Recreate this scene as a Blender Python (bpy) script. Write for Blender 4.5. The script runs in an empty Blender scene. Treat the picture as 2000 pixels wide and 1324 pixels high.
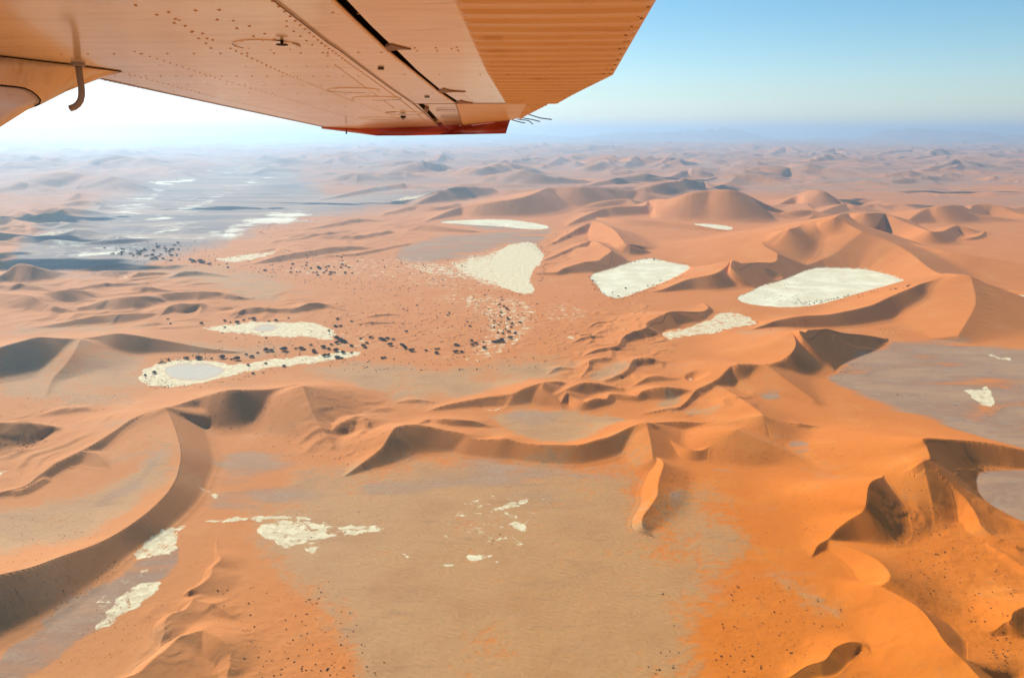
import bpy, bmesh, math, random
import numpy as np
from mathutils import Vector, Matrix
R = math.radians
scene = bpy.context.scene
COL = scene.collection

# ------------------------------------------------------------------ camera
CAM_H = 500.0                 # metres above the pan floors
FPX = 1570.0                  # focal length in photo pixels (photo is 2000 wide)
PITCH = R(14.36)
cam_d = bpy.data.cameras.new("camera")
cam = bpy.data.objects.new("camera", cam_d)
COL.objects.link(cam)
cam_d.sensor_width = 36.0
cam_d.lens = FPX / 2000.0 * 36.0
cam_d.clip_start = 0.05
cam_d.clip_end = 400000.0
cam.location = (0, 0, CAM_H)
cam.rotation_euler = (R(90) - PITCH, 0, 0)
scene.camera = cam

# ------------------------------------------------------------------ light
SUN_EL = R(35)
SUN_AZ = R(42)                # to the left of the direction of view (+Y)
sun_dir = Vector((-math.sin(SUN_AZ) * math.cos(SUN_EL), math.cos(SUN_AZ) * math.cos(SUN_EL), math.sin(SUN_EL)))
world = bpy.data.worlds.new("World")
scene.world = world
world.use_nodes = True
wn = world.node_tree
bg = wn.nodes["Background"]
sky = wn.nodes.new("ShaderNodeTexSky")
sky.sky_type = 'NISHITA'
sky.sun_disc = False
sky.sun_elevation = SUN_EL
sky.sun_rotation = -SUN_AZ
sky.altitude = 900
sky.air_density = 1.0
sky.dust_density = 0.3
sky.ozone_density = 2.0
hs = wn.nodes.new("ShaderNodeHueSaturation")
hs.inputs['Saturation'].default_value = 1.35
hs.inputs['Hue'].default_value = 0.488
wn.links.new(sky.outputs[0], hs.inputs['Color'])
wn.links.new(hs.outputs[0], bg.inputs[0])
bg.inputs[1].default_value = 0.09

sun_l = bpy.data.lights.new("sun", 'SUN')
sun_l.energy = 5.0
sun_l.angle = R(0.5)
sun_l.color = (1.0, 0.95, 0.87)
sun_o = bpy.data.objects.new("sun", sun_l)
COL.objects.link(sun_o)
sun_o.rotation_euler = (-sun_dir).to_track_quat('-Z', 'Y').to_euler()
sun_o.location = (0, 0, 2500)

scene.view_settings.view_transform = 'Standard'
scene.view_settings.look = 'None'
scene.view_settings.exposure = 0.44
scene.view_settings.gamma = 1.0
scene.cycles.max_bounces = 6
scene.cycles.volume_bounces = 3

# ------------------------------------------------------------------ helpers
CP, SP = math.cos(PITCH), math.sin(PITCH)
def ray(px, py):
    """world direction seen at photo pixel px, py"""
    x = (px - 1000.0) / FPX; y = (662.0 - py) / FPX
    return np.array([x, CP + y * SP, -SP + y * CP])
def ground(px, py, h=0.0):
    d = ray(px, py)
    t = (h - CAM_H) / min(d[2], -1e-4)
    return d[0] * t, d[1] * t
def plan_px(X, Y, Z=0.0):
    """photo pixel of a ground point (used as a map coordinate for the zones)"""
    zc = Y * CP - (Z - CAM_H) * SP
    yc = Y * SP + (Z - CAM_H) * CP
    zc = np.where(zc < 1.0, 1.0, zc)
    return 1000.0 + FPX * X / zc, 662.0 - FPX * yc / zc

def hash2(ix, iy, seed):
    n = (ix.astype(np.int64) * 374761393 + iy.astype(np.int64) * 668265263 + seed * 1442695041) & 0xffffffff
    n = ((n ^ (n >> 13)) * 1274126177) & 0xffffffff
    n = n ^ (n >> 16)
    return (n & 0xffff).astype(np.float64) / 65535.0
def vnoise(x, y, seed=0):
    """gradient noise, about -1..1"""
    ix = np.floor(x); iy = np.floor(y)
    fx = x - ix; fy = y - iy
    u = fx * fx * fx * (fx * (fx * 6 - 15) + 10); v = fy * fy * fy * (fy * (fy * 6 - 15) + 10)
    r = 0
    for dx in (0, 1):
        for dy in (0, 1):
            a = hash2(ix + dx, iy + dy, seed) * 2 * np.pi
            g = np.cos(a) * (fx - dx) + np.sin(a) * (fy - dy)
            w = (u if dx else 1 - u) * (v if dy else 1 - v)
            r = r + g * w
    return r * 1.5
def fbm(x, y, seed=0, octv=4):
    s = 0; a = 1.0; t = 0
    for k in range(octv):
        s = s + a * vnoise(x * 2 ** k, y * 2 ** k, seed + k); t += a; a *= 0.5
    return s / t
def sstep(a, b, x):
    t = np.clip((x - a) / (b - a), 0, 1)
    return t * t * (3 - 2 * t)
def poly_sd(px, py, P, reach):
    """signed distance (inside positive) to polygon P in map pixels, -reach beyond"""
    P = np.asarray(P, float)
    out = np.full(px.shape, -float(reach))
    x0, y0 = P.min(0) - reach; x1, y1 = P.max(0) + reach
    m = (px > x0) & (px < x1) & (py > y0) & (py < y1)
    if not m.any(): return out
    x = px[m]; y = py[m]
    d2 = np.full(x.shape, 1e18); ins = np.zeros(x.shape, bool)
    n = len(P)
    for i in range(n):
        ax, ay = P[i]; bx, by = P[(i + 1) % n]
        ex, ey = bx - ax, by - ay
        t = np.clip(((x - ax) * ex + (y - ay) * ey) / (ex * ex + ey * ey + 1e-9), 0, 1)
        d2 = np.minimum(d2, (x - ax - t * ex) ** 2 + (y - ay - t * ey) ** 2)
        c = ((ay > y) != (by > y)) & (x < (bx - ax) * (y - ay) / (by - ay + 1e-12) + ax)
        ins ^= c
    d = np.sqrt(d2)
    out[m] = np.clip(np.where(ins, d, -d), -reach, None)
    return out
def poly_smooth(P, k=2):
    P = [tuple(p) for p in P]
    for _ in range(k):
        Q = []
        for i in range(len(P)):
            a, b = P[i], P[(i + 1) % len(P)]
            Q += [(a[0] * .75 + b[0] * .25, a[1] * .75 + b[1] * .25), (a[0] * .25 + b[0] * .75, a[1] * .25 + b[1] * .75)]
        P = Q
    return P
# ------------------------------------------------------------------ dune crests
# (slip side, slip angle, stoss angle, points); a point is photo x, y and the height of the slip face:
# positive = how far below the crest its foot shows in the photo, negative = metres.
# side +1: steep side on the right hand when walking along the points.
RIDGES = [
 # lower left giant
 (1, 31, 9, [(-60,1140,150),(0,1122,139),(62,1107,119),(123,1085,100),(185,1063,74),(230,1041,62),(279,1008,-21),(316,975,-22),(337,948,-24),(349,920,-26),(354,883,-31),(347,850,-34),(335,817,-38),(325,797,-42)]),
 (1, 30, 12, [(0,961,-6),(49,948,18),(82,924,26),(123,897,34),(164,877,44),(197,858,56),(230,837,62),(263,815,70),(304,803,66),(325,797,-42)]),
 (1, 32, 10, [(325,797,-42),(378,780,62),(423,766,80),(452,761,86),(480,761,82),(525,760,60),(567,754,48),(591,754,44),(623,761,34),(665,772,22),(700,790,10)]),
 (1, 14, 12, [(591,754,-44),(604,790,-30),(622,830,-14),(650,870,-4)]),
 (1, 26, 14, [(0,825,66),(49,825,54),(99,831,26),(125,845,8)]),
 (1, 24, 12, [(74,924,-8),(135,895,-14),(177,883,-18),(205,903,-14),(222,932,-6)]),
 (1, 26, 12, [(0,960,-3),(41,957,-6),(86,934,-7)]),
 (1, 20, 9, [(84,808,6),(133,797,14),(180,800,18),(187,830,8)]),
 (1, 20, 9, [(130,868,6),(180,850,10),(215,845,8)]),
 # left middle dunes
 (1, 31, 9, [(-60,700,60),(0,678,72),(42,666,78),(77,658,78),(115,660,60),(158,662,44)]),
 (1, 29, 8, [(158,662,-34),(189,657,44),(228,651,52),(266,655,44),(305,662,32),(350,670,22),(402,680,12),(455,686,6)]),
 (1, 12, 14, [(158,662,-40),(154,668,-38),(143,689,-30),(126,713,-18),(101,741,-6),(90,770,-2)]),
 (1, 24, 8, [(100,634,8),(133,628,12),(196,617,18),(250,613,18),(290,612,10)]),
 (1, 28, 9, [(50,577,10),(70,575,24),(115,568,32),(147,567,28),(175,572,12)]),
 (1, 24, 8, [(0,573,30),(56,577,40),(80,590,26),(105,600,16),(135,606,8)]),
 (1, 26, 9, [(150,603,8),(210,587,22),(245,582,28),(280,580,24),(301,579,20)]),
 (1, 26, 9, [(301,579,-12),(315,574,18),(367,570,18),(420,572,16),(465,580,8)]),
 (1, 28, 9, [(262,563,8),(287,561,12),(322,566,6)]),
 (1, 26, 9, [(317,612,6),(332,597,18),(357,592,22),(392,598,14),(388,612,4)]),
 (1, 26, 9, [(392,598,6),(437,600,10),(472,603,6)]),
 (1, 26, 9, [(462,619,4),(476,605,14),(497,601,16),(525,605,9),(574,602,12),(612,592,16),(640,595,9),(670,605,4)]),
 (1, 30, 10, [(-30,550,10),(0,538,16),(21,524,30),(38,515,40),(70,521,32),(115,531,10)]),
 (1, 28, 9, [(180,533,4),(192,531,8),(213,528,15),(262,531,13),(315,532,7)]),
 (1, 26, 9, [(336,540,4),(360,530,12),(395,531,9),(437,538,4)]),
 (1, 26, 9, [(0,558,10),(31,556,14),(70,559,12),(108,570,5)]),
 (1, 26, 9, [(133,566,4),(180,558,9),(224,554,8),(280,552,5)]),
 (1, 24, 9, [(150,528,3),(185,520,8),(230,517,4)]),
 (1, 24, 9, [(500,513,4),(542,500,14),(595,491,16),(647,483,14),(700,481,9),(740,486,4)]),
 (1, 22, 9, [(595,448,3),(647,437,8),(700,428,8),(740,430,4)]),
 (1, 22, 9, [(623,464,3),(647,460,8),(700,460,9),(760,452,6)]),
 (1, 22, 9, [(623,390,3),(665,381,7),(702,373,9),(748,365,11),(790,360,9),(830,368,4)]),
 (1, 22, 9, [(640,500,3),(700,494,7),(760,482,6),(800,476,3)]),
 (1, 22, 9, [(560,470,3),(620,458,6),(680,450,5)]),
 # bottom left small chain
 (1, 30, 12, [(421,1055,-1),(423,1072,-3),(431,1084,-6),(428,1093,-7),(415,1105,-7),(411,1121,-8),(394,1137,-8),(370,1150,-7),(366,1162,-2)]),
 (1, 30, 11, [(378,1166,-6),(362,1187,-8),(337,1195,-9),(322,1211,-9),(320,1232,-7),(313,1254,-2)]),
 (1, 31, 11, [(430,1240,-6),(394,1230,-12),(372,1236,-14),(349,1244,-14),(325,1265,-15),(296,1287,-16),(271,1310,-15),(234,1324,-14),(200,1350,-10)]),
 (1, 20, 14, [(395,1230,-12),(430,1248,-13),(450,1280,-8),(440,1330,-3)]),
 (-1, 14, 14, [(376,1170,-5),(420,1180,-6),(450,1200,-3)]),
 # centre chain in front
 (1, 28, 10, [(692,908,4),(707,898,10),(723,889,18),(744,888,14),(793,889,8),(815,880,4)]),
 (1, 27, 14, [(680,925,-3),(720,895,-12),(748,872,-20),(764,846,-30),(777,833,74),(814,829,66),(860,838,52),(904,846,46),(925,856,40),(970,857,44),(986,855,48),(1011,862,42),(1048,867,41),(1085,868,42),(1130,868,43),(1167,858,50),(1196,850,50),(1233,833,50),(1262,826,-25)]),
 (1, 28, 9, [(814,829,-24),(834,820,20),(860,818,24),(888,819,24),(925,822,18),(949,830,8)]),
 (1, 16, 14, [(1262,826,-25),(1270,860,-18),(1275,895,-10)]),
 (1, 24, 10, [(1262,826,-25),(1300,824,30),(1332,823,22),(1380,826,10),(1430,826,4)]),
 (1, 24, 18, [(1262,826,-25),(1275,828,-24),(1291,846,34),(1324,868,26),(1353,878,26),(1381,875,30),(1414,854,40),(1439,838,44),(1462,833,40),(1476,819,40),(1490,812,-26)]),
 (1, 27, 9, [(1490,812,-26),(1517,823,22),(1562,827,24),(1599,834,8),(1612,842,2)]),
 (1, 14, 12, [(1439,838,-28),(1480,856,-22),(1540,885,-12),(1590,920,-3)]),
 (-1, 12, 12, [(1490,811,-26),(1480,801,-22),(1451,782,-18),(1425,765,-12),(1395,750,-8)]),
 (1, 30, 16, [(1265,892,-4),(1284,893,-10),(1295,903,-14),(1292,918,-15),(1287,932,-15),(1284,950,-15),(1283,965,-14),(1271,985,-12),(1256,1006,-10),(1254,1027,-7),(1271,1045,-2)]),
 # chain behind it
 (1, 28, 9, [(835,803,3),(867,792,12),(909,783,17),(954,775,22),(1000,769,28),(1028,757,40),(1063,747,42),(1094,745,30),(1115,752,14)]),
 (1, 20, 14, [(1063,747,-24),(1059,759,-20),(1084,780,-10),(1098,795,-3)]),
 (1, 28, 12, [(1094,790,-4),(1108,766,-16),(1119,776,22),(1140,785,20),(1164,778,24),(1185,778,20),(1196,769,16),(1241,773,14),(1259,762,24),(1294,755,30),(1332,758,20),(1360,766,10)]),
 (1, 26, 10, [(1100,764,-16),(1130,750,-18),(1160,748,26),(1185,752,16),(1210,760,6)]),
 (1, 26, 9, [(1164,748,5),(1196,738,12),(1224,724,16),(1238,705,20),(1266,699,18),(1287,706,8)]),
 (1, 26, 9, [(1073,729,4),(1091,717,9),(1115,719,6)]),
 (1, 26, 9, [(1136,738,4),(1150,720,10),(1154,705,12),(1182,700,10),(1200,702,4)]),
 (1, 26, 9, [(1230,760,4),(1259,741,12),(1280,734,14),(1318,738,7)]),
 (1, 26, 9, [(1122,668,3),(1140,659,7),(1175,657,6)]),
 (1, 24, 9, [(1150,640,3),(1165,630,6),(1190,628,4)]),
 (1, 24, 9, [(1160,655,3),(1180,645,6),(1215,640,4)]),
 (1, 24, 9, [(720,618,3),(745,613,6),(775,614,3)]),
 (1, 24, 9, [(700,632,3),(730,628,7),(765,630,3)]),
 (1, 24, 9, [(780,785,4),(800,780,10),(830,782,8),(860,788,3)]),
 (1, 24, 9, [(640,800,6),(668,790,12),(700,800,14),(730,815,8)]),
 (1, 22, 12, [(640,850,6),(670,825,-16),(700,815,-18),(725,830,-14),(750,845,-6)]),
 (1, 24, 9, [(690,860,6),(730,850,-12),(750,848,-10)]),
 (1, 29, 9, [(1143,694,4),(1168,682,9),(1206,675,14),(1217,659,22),(1234,649,24),(1262,640,30),(1276,626,36),(1294,621,38),(1308,609,40),(1350,608,26),(1373,608,18),(1384,601,-10),(1377,592,-4)]),
 # right of centre crest with the dark bowl
 (1, 30, 9, [(1255,808,4),(1300,799,8),(1324,797,10),(1345,780,16),(1360,761,22),(1384,750,26),(1405,738,38),(1426,717,50),(1440,711,50),(1470,711,46),(1496,712,42),(1524,705,48),(1545,691,-40),(1555,673,-46),(1552,657,-51),(1547,648,-54),(1580,644,96),(1611,642,98),(1650,649,58),(1692,654,32),(1730,661,8)]),
 (1, 16, 16, [(1611,642,-52),(1618,665,-40),(1622,690,-24),(1630,712,-6)]),
 (1, 14, 12, [(1496,712,-30),(1540,745,-18),(1590,780,-6)]),
 # the giant on the right
 (1, 30, 11, [(1405,668,4),(1419,661,6),(1457,647,11),(1492,635,16),(1517,626,20),(1566,617,28),(1615,614,30),(1650,608,36),(1702,596,44),(1737,580,56),(1783,561,70),(1807,552,68),(1860,543,72),(1895,538,78),(1916,551,60),(1944,568,40),(1986,591,22),(2040,610,10)]),
 (1, 9, 12, [(1895,538,-88),(1905,590,-50),(1880,640,-20),(1860,670,-6)]),
 (1, 30, 9, [(1280,568,4),(1300,563,9),(1345,545,24),(1394,535,38),(1412,526,50),(1422,517,58),(1428,508,-64),(1440,511,56),(1475,512,50),(1517,512,36),(1545,518,16)]),
 (1, 28, 12, [(1372,522,3),(1384,517,5),(1405,503,10),(1429,482,14),(1450,471,14),(1489,457,-64)]),
 (-1, 20, 10, [(1489,458,-64),(1489,475,-62),(1499,484,-60),(1517,494,-56),(1526,505,-48),(1517,511,-45)]),
 # behind the white pan
 (1, 24, 10, [(1489,457,50),(1541,447,78),(1573,440,90),(1604,431,98),(1629,424,106),(1650,424,96),(1680,445,60)]),
 (1, 26, 10, [(1629,424,-150),(1650,417,60),(1690,416,50),(1727,416,44),(1755,429,38),(1790,443,34),(1818,452,28),(1842,451,26),(1860,443,22),(1874,440,18),(1900,452,8)]),
 (-1, 13, 15, [(1629,424,-150),(1680,450,-120),(1720,468,-100),(1730,492,-84),(1755,510,-74),(1790,522,-70),(1830,531,-74),(1874,538,-86)]),
 (1, 26, 9, [(1874,466,4),(1895,464,7),(1916,459,8),(1923,452,-10)]),
 (1, 12, 12, [(1760,470,-60),(1850,490,-60),(1940,505,-50),(2030,520,-40)]),
 # lower right
 (1, 31, 10, [(1827,894,-42),(1819,883,-44),(1813,870,-46),(1813,856,-50),(1866,858,80),(1928,864,54),(2004,879,40),(2060,890,36)]),
 (1, 28, 12, [(1801,899,-44),(1834,928,-34),(1858,949,-26),(1887,977,-18),(1908,1010,-12),(1916,1027,-10),(1940,1047,-7),(1990,1070,-4)]),
 (1, 30, 12, [(1589,1082,-2),(1599,1064,-6),(1620,1051,-9),(1636,1033,-13),(1661,1014,-20),(1686,998,-28),(1693,981,-36),(1696,953,-40),(1706,938,-40),(1731,930,66),(1768,924,72),(1799,905,-46),(1827,894,-42)]),
 (-1, 16, 14, [(1801,900,-46),(1812,940,-32),(1822,985,-14),(1826,1020,-4)]),
 (1, 30, 13, [(1620,1055,-8),(1661,1068,-12),(1702,1086,-16),(1727,1105,-19),(1738,1123,-20),(1732,1134,-17),(1719,1142,-14),(1694,1154,-6),(1684,1172,-2)]),
 (-1, 29, 14, [(1719,1142,-14),(1760,1164,-17),(1801,1191,-20),(1825,1220,-22),(1844,1249,-24),(1866,1273,-24),(1885,1290,-23),(1908,1316,-22),(1940,1350,-20)]),
 (1, 28, 12, [(1945,1230,-4),(1962,1218,-8),(1975,1210,-12),(1982,1195,-14),(2010,1183,-15),(2040,1178,-14)]),
 (1, 24, 12, [(1540,1324,-2),(1550,1318,-4),(1575,1302,-6),(1612,1290,-7),(1632,1265,-8),(1661,1253,-8),(1686,1257,-6),(1700,1275,-4)]),
 (1, 24, 12, [(1800,1340,-6),(1834,1322,-9),(1838,1308,-12),(1858,1298,-14),(1885,1290,-20)]),
 (1, 22, 12, [(1790,1240,-5),(1820,1225,-8),(1840,1240,-8)]),
 (1, 22, 8, [(1904,1002,-2),(1949,1010,-5),(2010,1028,-4)]),
 (1, 22, 8, [(1916,1040,-2),(1949,1047,-5),(2010,1070,-4)]),
 (1, 22, 8, [(1930,1065,-2),(1965,1085,-5),(2010,1115,-5)]),
 (1, 16, 7, [(1680,852,-2),(1700,847,-5),(1725,850,-2)]),
 # centre distance
 (1, 26, 9, [(830,432,3),(846,426,6),(895,405,18),(947,396,30),(1010,387,42),(1045,377,48),(1066,368,52),(1084,366,48),(1140,365,46),(1180,368,30),(1238,371,24),(1262,378,18)]),
 (1, 26, 12, [(1110,440,3),(1115,436,6),(1140,422,14),(1175,408,20),(1196,403,22),(1230,402,22),(1259,401,24),(1266,393,-66),(1280,389,40),(1310,388,44),(1345,377,58),(1387,371,64),(1429,371,66),(1457,379,54),(1492,396,30),(1527,410,12),(1545,416,5)]),
 (1, 30, 9, [(1210,378,4),(1245,368,20),(1297,361,30),(1350,355,22),(1373,356,14),(1386,365,6)]),
 (1, 26, 9, [(1133,366,4),(1175,356,10),(1210,349,14),(1262,342,18),(1290,351,10),(1311,359,5)]),
 (1, 24, 9, [(945,356,5),(954,351,10),(982,342,20),(1042,339,26),(1080,347,16),(1140,352,8)]),
 (1, 26, 9, [(815,397,5),(835,386,14),(860,375,24),(895,366,30),(930,367,22),(961,372,10)]),
 (1, 22, 9, [(780,408,6),(818,401,12),(860,403,14),(895,397,8)]),
 (1, 24, 9, [(770,333,6),(776,328,14),(800,321,22),(832,322,20),(860,326,14),(880,334,6)]),
 (1, 22, 9, [(870,340,6),(930,335,14),(986,323,22),(1030,328,12)]),
 (1, 22, 9, [(748,419,4),(786,407,10)]),
 (1, 24, 9, [(780,442,5),(790,439,9),(814,437,13),(860,442,12),(895,447,8),(947,452,3)]),
 (1, 28, 14, [(1080,475,5),(1115,454,12),(1140,440,20),(1164,433,-56),(1196,447,-56),(1213,466,-48),(1225,478,-40),(1260,488,-15)]),
 (1, 28, 10, [(1042,533,4),(1087,531,8),(1105,522,15),(1147,510,26),(1185,505,32),(1195,496,-42),(1192,487,-40),(1175,478,-36)]),
 (1, 24, 10, [(1066,507,4),(1105,489,12),(1154,471,16),(1175,478,-36)]),
 (1, 20, 9, [(1170,425,6),(1224,429,12),(1290,432,13),(1350,438,12),(1400,447,6)]),
 (1, 26, 9, [(1517,402,4),(1545,387,16),(1576,373,32),(1608,373,36),(1625,384,20),(1650,398,6)]),
 (1, 24, 9, [(1310,352,5),(1342,335,14),(1363,333,17),(1387,338,10),(1410,343,5)]),
 (1, 15, 9, [(1384,372,4),(1429,354,14),(1454,338,18),(1475,328,24),(1510,325,26),(1545,331,18),(1597,345,8)]),
 (1, 24, 9, [(1500,304,4),(1531,293,10),(1566,301,5)]),
 (1, 24, 9, [(1585,306,4),(1615,295,10),(1636,295,9),(1655,304,4)]),
 (1, 22, 9, [(1580,321,4),(1615,310,12),(1643,309,12),(1690,317,5)]),
 (1, 22, 9, [(1710,307,4),(1762,298,8),(1790,296,9),(1825,304,5),(1870,305,3)]),
 (1, 22, 9, [(1800,338,5),(1842,323,16),(1867,316,18),(1902,324,10),(1940,330,4)]),
 (1, 22, 9, [(1765,436,5),(1807,408,32),(1842,401,44),(1874,401,44),(1895,408,26),(1902,400,28),(1940,398,24),(1982,414,12),(2030,425,6)]),
 (1, 18, 9, [(1660,398,4),(1685,391,12),(1737,394,16),(1790,407,8)]),
 (1, 20, 9, [(1580,425,5),(1601,415,12),(1646,398,20),(1667,400,14)]),
 (1, 18, 9, [(1290,330,4),(1330,312,10),(1380,318,8),(1420,325,4)]),
 (1, 18, 9, [(1050,330,4),(1110,310,12),(1180,306,14),(1230,316,6)]),
 (1, 18, 9, [(1190,335,4),(1240,318,12),(1290,312,10),(1330,320,4)]),
 (1, 18, 9, [(1120,298,3),(1180,290,7),(1240,294,4)]),
 (1, 18, 9, [(660,355,4),(720,340,8),(770,345,4)]),
 (1, 22, 9, [(690,306,4),(735,296,10),(770,302,4)]),
 (1, 22, 9, [(1025,298,3),(1075,283,8),(1120,292,3)]),
 (1, 22, 9, [(610,325,3),(650,316,8),(680,324,3)]),
 (1, 22, 9, [(540,322,3),(590,306,7),(640,312,3)]),
 # hills at the left edge
 (1, 14, 9, [(35,360,6),(49,353,16),(87,343,30),(119,338,36),(175,343,36),(227,351,28),(280,364,12),(320,370,4)]),
 (1, 14, 9, [(130,338,5),(175,322,16),(227,313,24),(280,318,24),(330,332,14),(370,345,5)]),
 (1, 14, 9, [(-40,320,14),(0,320,14),(52,320,14),(122,316,12),(170,322,5)]),
 (1, 18, 9, [(-20,378,6),(0,372,10),(45,364,14),(63,365,14),(105,377,6)]),
 (1, 18, 9, [(145,373,4),(168,360,12),(210,365,10),(250,374,4)]),
 (1, 22, 9, [(0,383,6),(35,390,10),(63,397,12),(95,411,5)]),
 (1, 20, 9, [(130,392,4),(154,379,12),(175,385,9),(205,394,4)]),
 (1, 22, 9, [(-30,398,8),(0,404,12),(40,415,12),(70,428,5)]),
 (1, 22, 9, [(55,430,4),(87,418,14),(140,425,13),(195,437,5)]),
 (1, 24, 9, [(-20,424,8),(0,425,12),(52,440,14),(100,452,5)]),
 (1, 24, 9, [(-20,452,8),(0,455,14),(35,460,14),(88,471,5)]),
 (1, 24, 9, [(-20,510,8),(0,512,9),(20,518,4)]),
]
# ------------------------------------------------------------------ ground zones, polygons in map pixels
WHITE_PANS = {   # solid bright pans: (edge softness, polygon)
 'east': (5, [(1435,582),(1464,570),(1492,556),(1524,549),(1552,538),(1573,528),(1601,523),(1650,524),(1685,526),(1720,533),(1755,544),(1785,556),(1772,565),(1716,566),(1685,575),(1650,582),(1597,596),(1545,601),(1492,598),(1454,593)]),
 'square': (5, [(1147,538),(1192,526),(1227,514),(1255,505),(1280,505),(1315,514),(1353,520),(1332,535),(1297,552),(1252,568),(1210,584),(1178,577),(1168,559)]),
 'small': (5, [(1345,437),(1385,437),(1432,443),(1428,450),(1395,447)]),
 'band': (5, [(850,434),(900,430),(980,428),(1030,433),(1080,443),(1050,450),(985,443),(900,438)]),
 'edge': (3, [(1950,570),(1970,572),(2040,586),(2040,605),(1990,594),(1965,582)]),
}
PATCHY = [   # broken white crust: (weight, softness, polygon)
 (1.00, 5, [(1008,474),(1040,472),(1063,492),(1059,512),(1042,528),(1034,548),(1050,572),(1012,576),(975,560),(955,535),(965,500),(985,480)]),
 (0.90, 22, [(960,485),(990,480),(1000,570),(950,562),(905,545),(860,512),(900,502)]),
 (0.70, 18, [(780,505),(880,505),(960,560),(860,550),(770,525)]),
 (0.50, 20, [(880,960),(1060,960),(1060,1110),(840,1115)]),
 (0.52, 14, [(480,1010),(720,1015),(640,1080),(540,1085)]),
 (0.50, 14, [(150,1150),(330,1080),(320,1140),(200,1250)]),
 (0.60, 8, [(1100,470),(1120,468),(1118,474),(1100,476)]),
 (0.72, 8, [(1160,640),(1180,636),(1176,644),(1158,646)]),
 (0.72, 8, [(1095,655),(1125,652),(1130,664),(1100,667)]),
 (0.72, 8, [(1085,600),(1140,602),(1135,608),(1085,606)]),
 (0.72, 8, [(1090,592),(1120,588),(1122,597),(1095,598)]),
 (0.72, 8, [(1205,590),(1250,594),(1250,600),(1205,596)]),
 (0.72, 8, [(1210,602),(1265,606),(1262,612),(1215,609)]),
 (0.72, 8, [(705,588),(735,588),(735,592),(705,592)]),
 (0.72, 8, [(745,600),(768,598),(768,606),(750,606)]),
 (0.72, 8, [(1040,545),(1075,543),(1078,548),(1045,549)]),
 (0.72, 8, [(1072,556),(1100,556),(1098,562),(1075,562)]),
 (0.95, 5, [(268,738),(285,720),(310,708),(345,701),(400,701),(470,710),(560,698),(640,688),(710,684),(700,700),(620,708),(545,717),(470,730),(420,744),(350,757),(300,755),(275,748)]),
 (0.95, 8, [(385,641),(430,632),(500,625),(560,628),(600,626),(640,634),(665,655),(640,668),(600,660),(540,662),(500,655),(430,650)]),
 (0.61, 20, [(700,600),(900,560),(1050,575),(1060,640),(1000,700),(920,715),(900,680),(960,640),(880,590)]),
 (0.55, 12, [(640,640),(720,650),(720,690),(650,690)]),
 (0.61, 20, [(890,690),(1010,670),(1010,690),(930,722),(890,715)]),
 (0.85, 6, [(1292,645),(1340,640),(1380,625),(1410,605),(1435,608),(1485,628),(1475,638),(1425,642),(1400,655),(1350,658),(1295,665)]),
 (0.90, 6, [(415,505),(470,497),(520,492),(545,486),(530,500),(480,512),(430,512)]),
 (0.55, 14, [(540,520),(640,500),(760,495),(860,500),(900,545),(1000,575),(850,575),(700,545),(560,545)]),
 (0.55, 10, [(1060,590),(1140,590),(1160,620),(1100,640),(1050,620)]),
 (0.55, 10, [(1220,660),(1260,665),(1255,680),(1225,680)]),
 (0.83, 5.53846, [(490,1035),(520,1020),(600,1016),(640,1026),(752,1024),(750,1034),(690,1045),(640,1052),(590,1062),(560,1077),(535,1062)]),
 (0.83, 5.53846, [(400,1019),(370,1030),(352,1048),(350,1075),(320,1088),(252,1098),(262,1078),(330,1036),(370,1022)]),
 (0.83, 5.53846, [(322,1128),(312,1160),(255,1193),(225,1215),(180,1232),(176,1215),(205,1190),(230,1160),(285,1130)]),
 (0.83, 4.15385, [(395,1020),(440,1008),(500,1008),(600,1008),(612,1018),(500,1018),(420,1022)]),
 (0.79, 4.15385, [(600,1066),(640,1062),(620,1080),(598,1078)]),
 (0.83, 4.15385, [(895,1008),(930,1000),(955,1000),(975,985),(1010,978),(1040,973),(1025,990),(975,1000),(930,1005),(900,1012)]),
 (0.83, 4.15385, [(990,1020),(1012,1017),(1027,1026),(1018,1042),(1003,1036)]),
 (0.83, 4.15385, [(905,1080),(935,1080),(972,1080),(965,1090),(930,1095),(912,1098)]),
 (0.79, 4.15385, [(845,1100),(870,1097),(905,1103),(870,1108)]),
 (0.79, 4.15385, [(776,1070),(782,1074),(800,1088),(792,1090)]),
 (0.79, 4.15385, [(688,1077),(708,1074),(700,1080)]),
 (0.74, 4.15385, [(968,1090),(978,1092),(974,1104),(964,1100)]),
 (0.79, 4.15385, [(1060,976),(1080,977),(1078,980),(1058,979)]),
 (0.90, 4, [(1882,758),(1915,762),(1928,750),(1938,760),(1945,792),(1930,796),(1905,785)]),
 (0.75, 4, [(1915,690),(1950,692),(1985,700),(1975,708),(1940,700)]),
 (0.80, 4, [(930,797),(985,793),(980,799),(955,803)]),
 (0.80, 4, [(1342,738),(1358,737),(1355,746),(1345,744)]),
 (0.62, 11.0769, [(380,960),(400,955),(450,950),(460,970),(430,975),(395,972)]),
 (0.51, 11.0769, [(1175,940),(1200,935),(1190,942)]),
 (0.71, 11.0769, [(0,918),(30,912),(40,922),(10,935),(-20,935)]),
 (0.60, 8, [(60,630),(100,625),(130,630),(90,640)]),
 (0.75, 4, [(225,545),(245,535),(258,538),(240,548)]),
 (0.85, 6, [(750,392),(800,382),(850,375),(870,371),(840,384),(800,395)]),
 (0.75, 8, [(60,458),(90,450),(150,446),(190,450),(140,458),(80,466)]),
]
VALLEY = [(20,530),(20,480),(190,405),(280,362),(330,350),(400,340),(440,322),(560,322),(600,350),(640,395),(700,380),(860,372),(870,380),(760,405),(600,425),(480,450),(430,480),(300,505),(260,535)]
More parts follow.
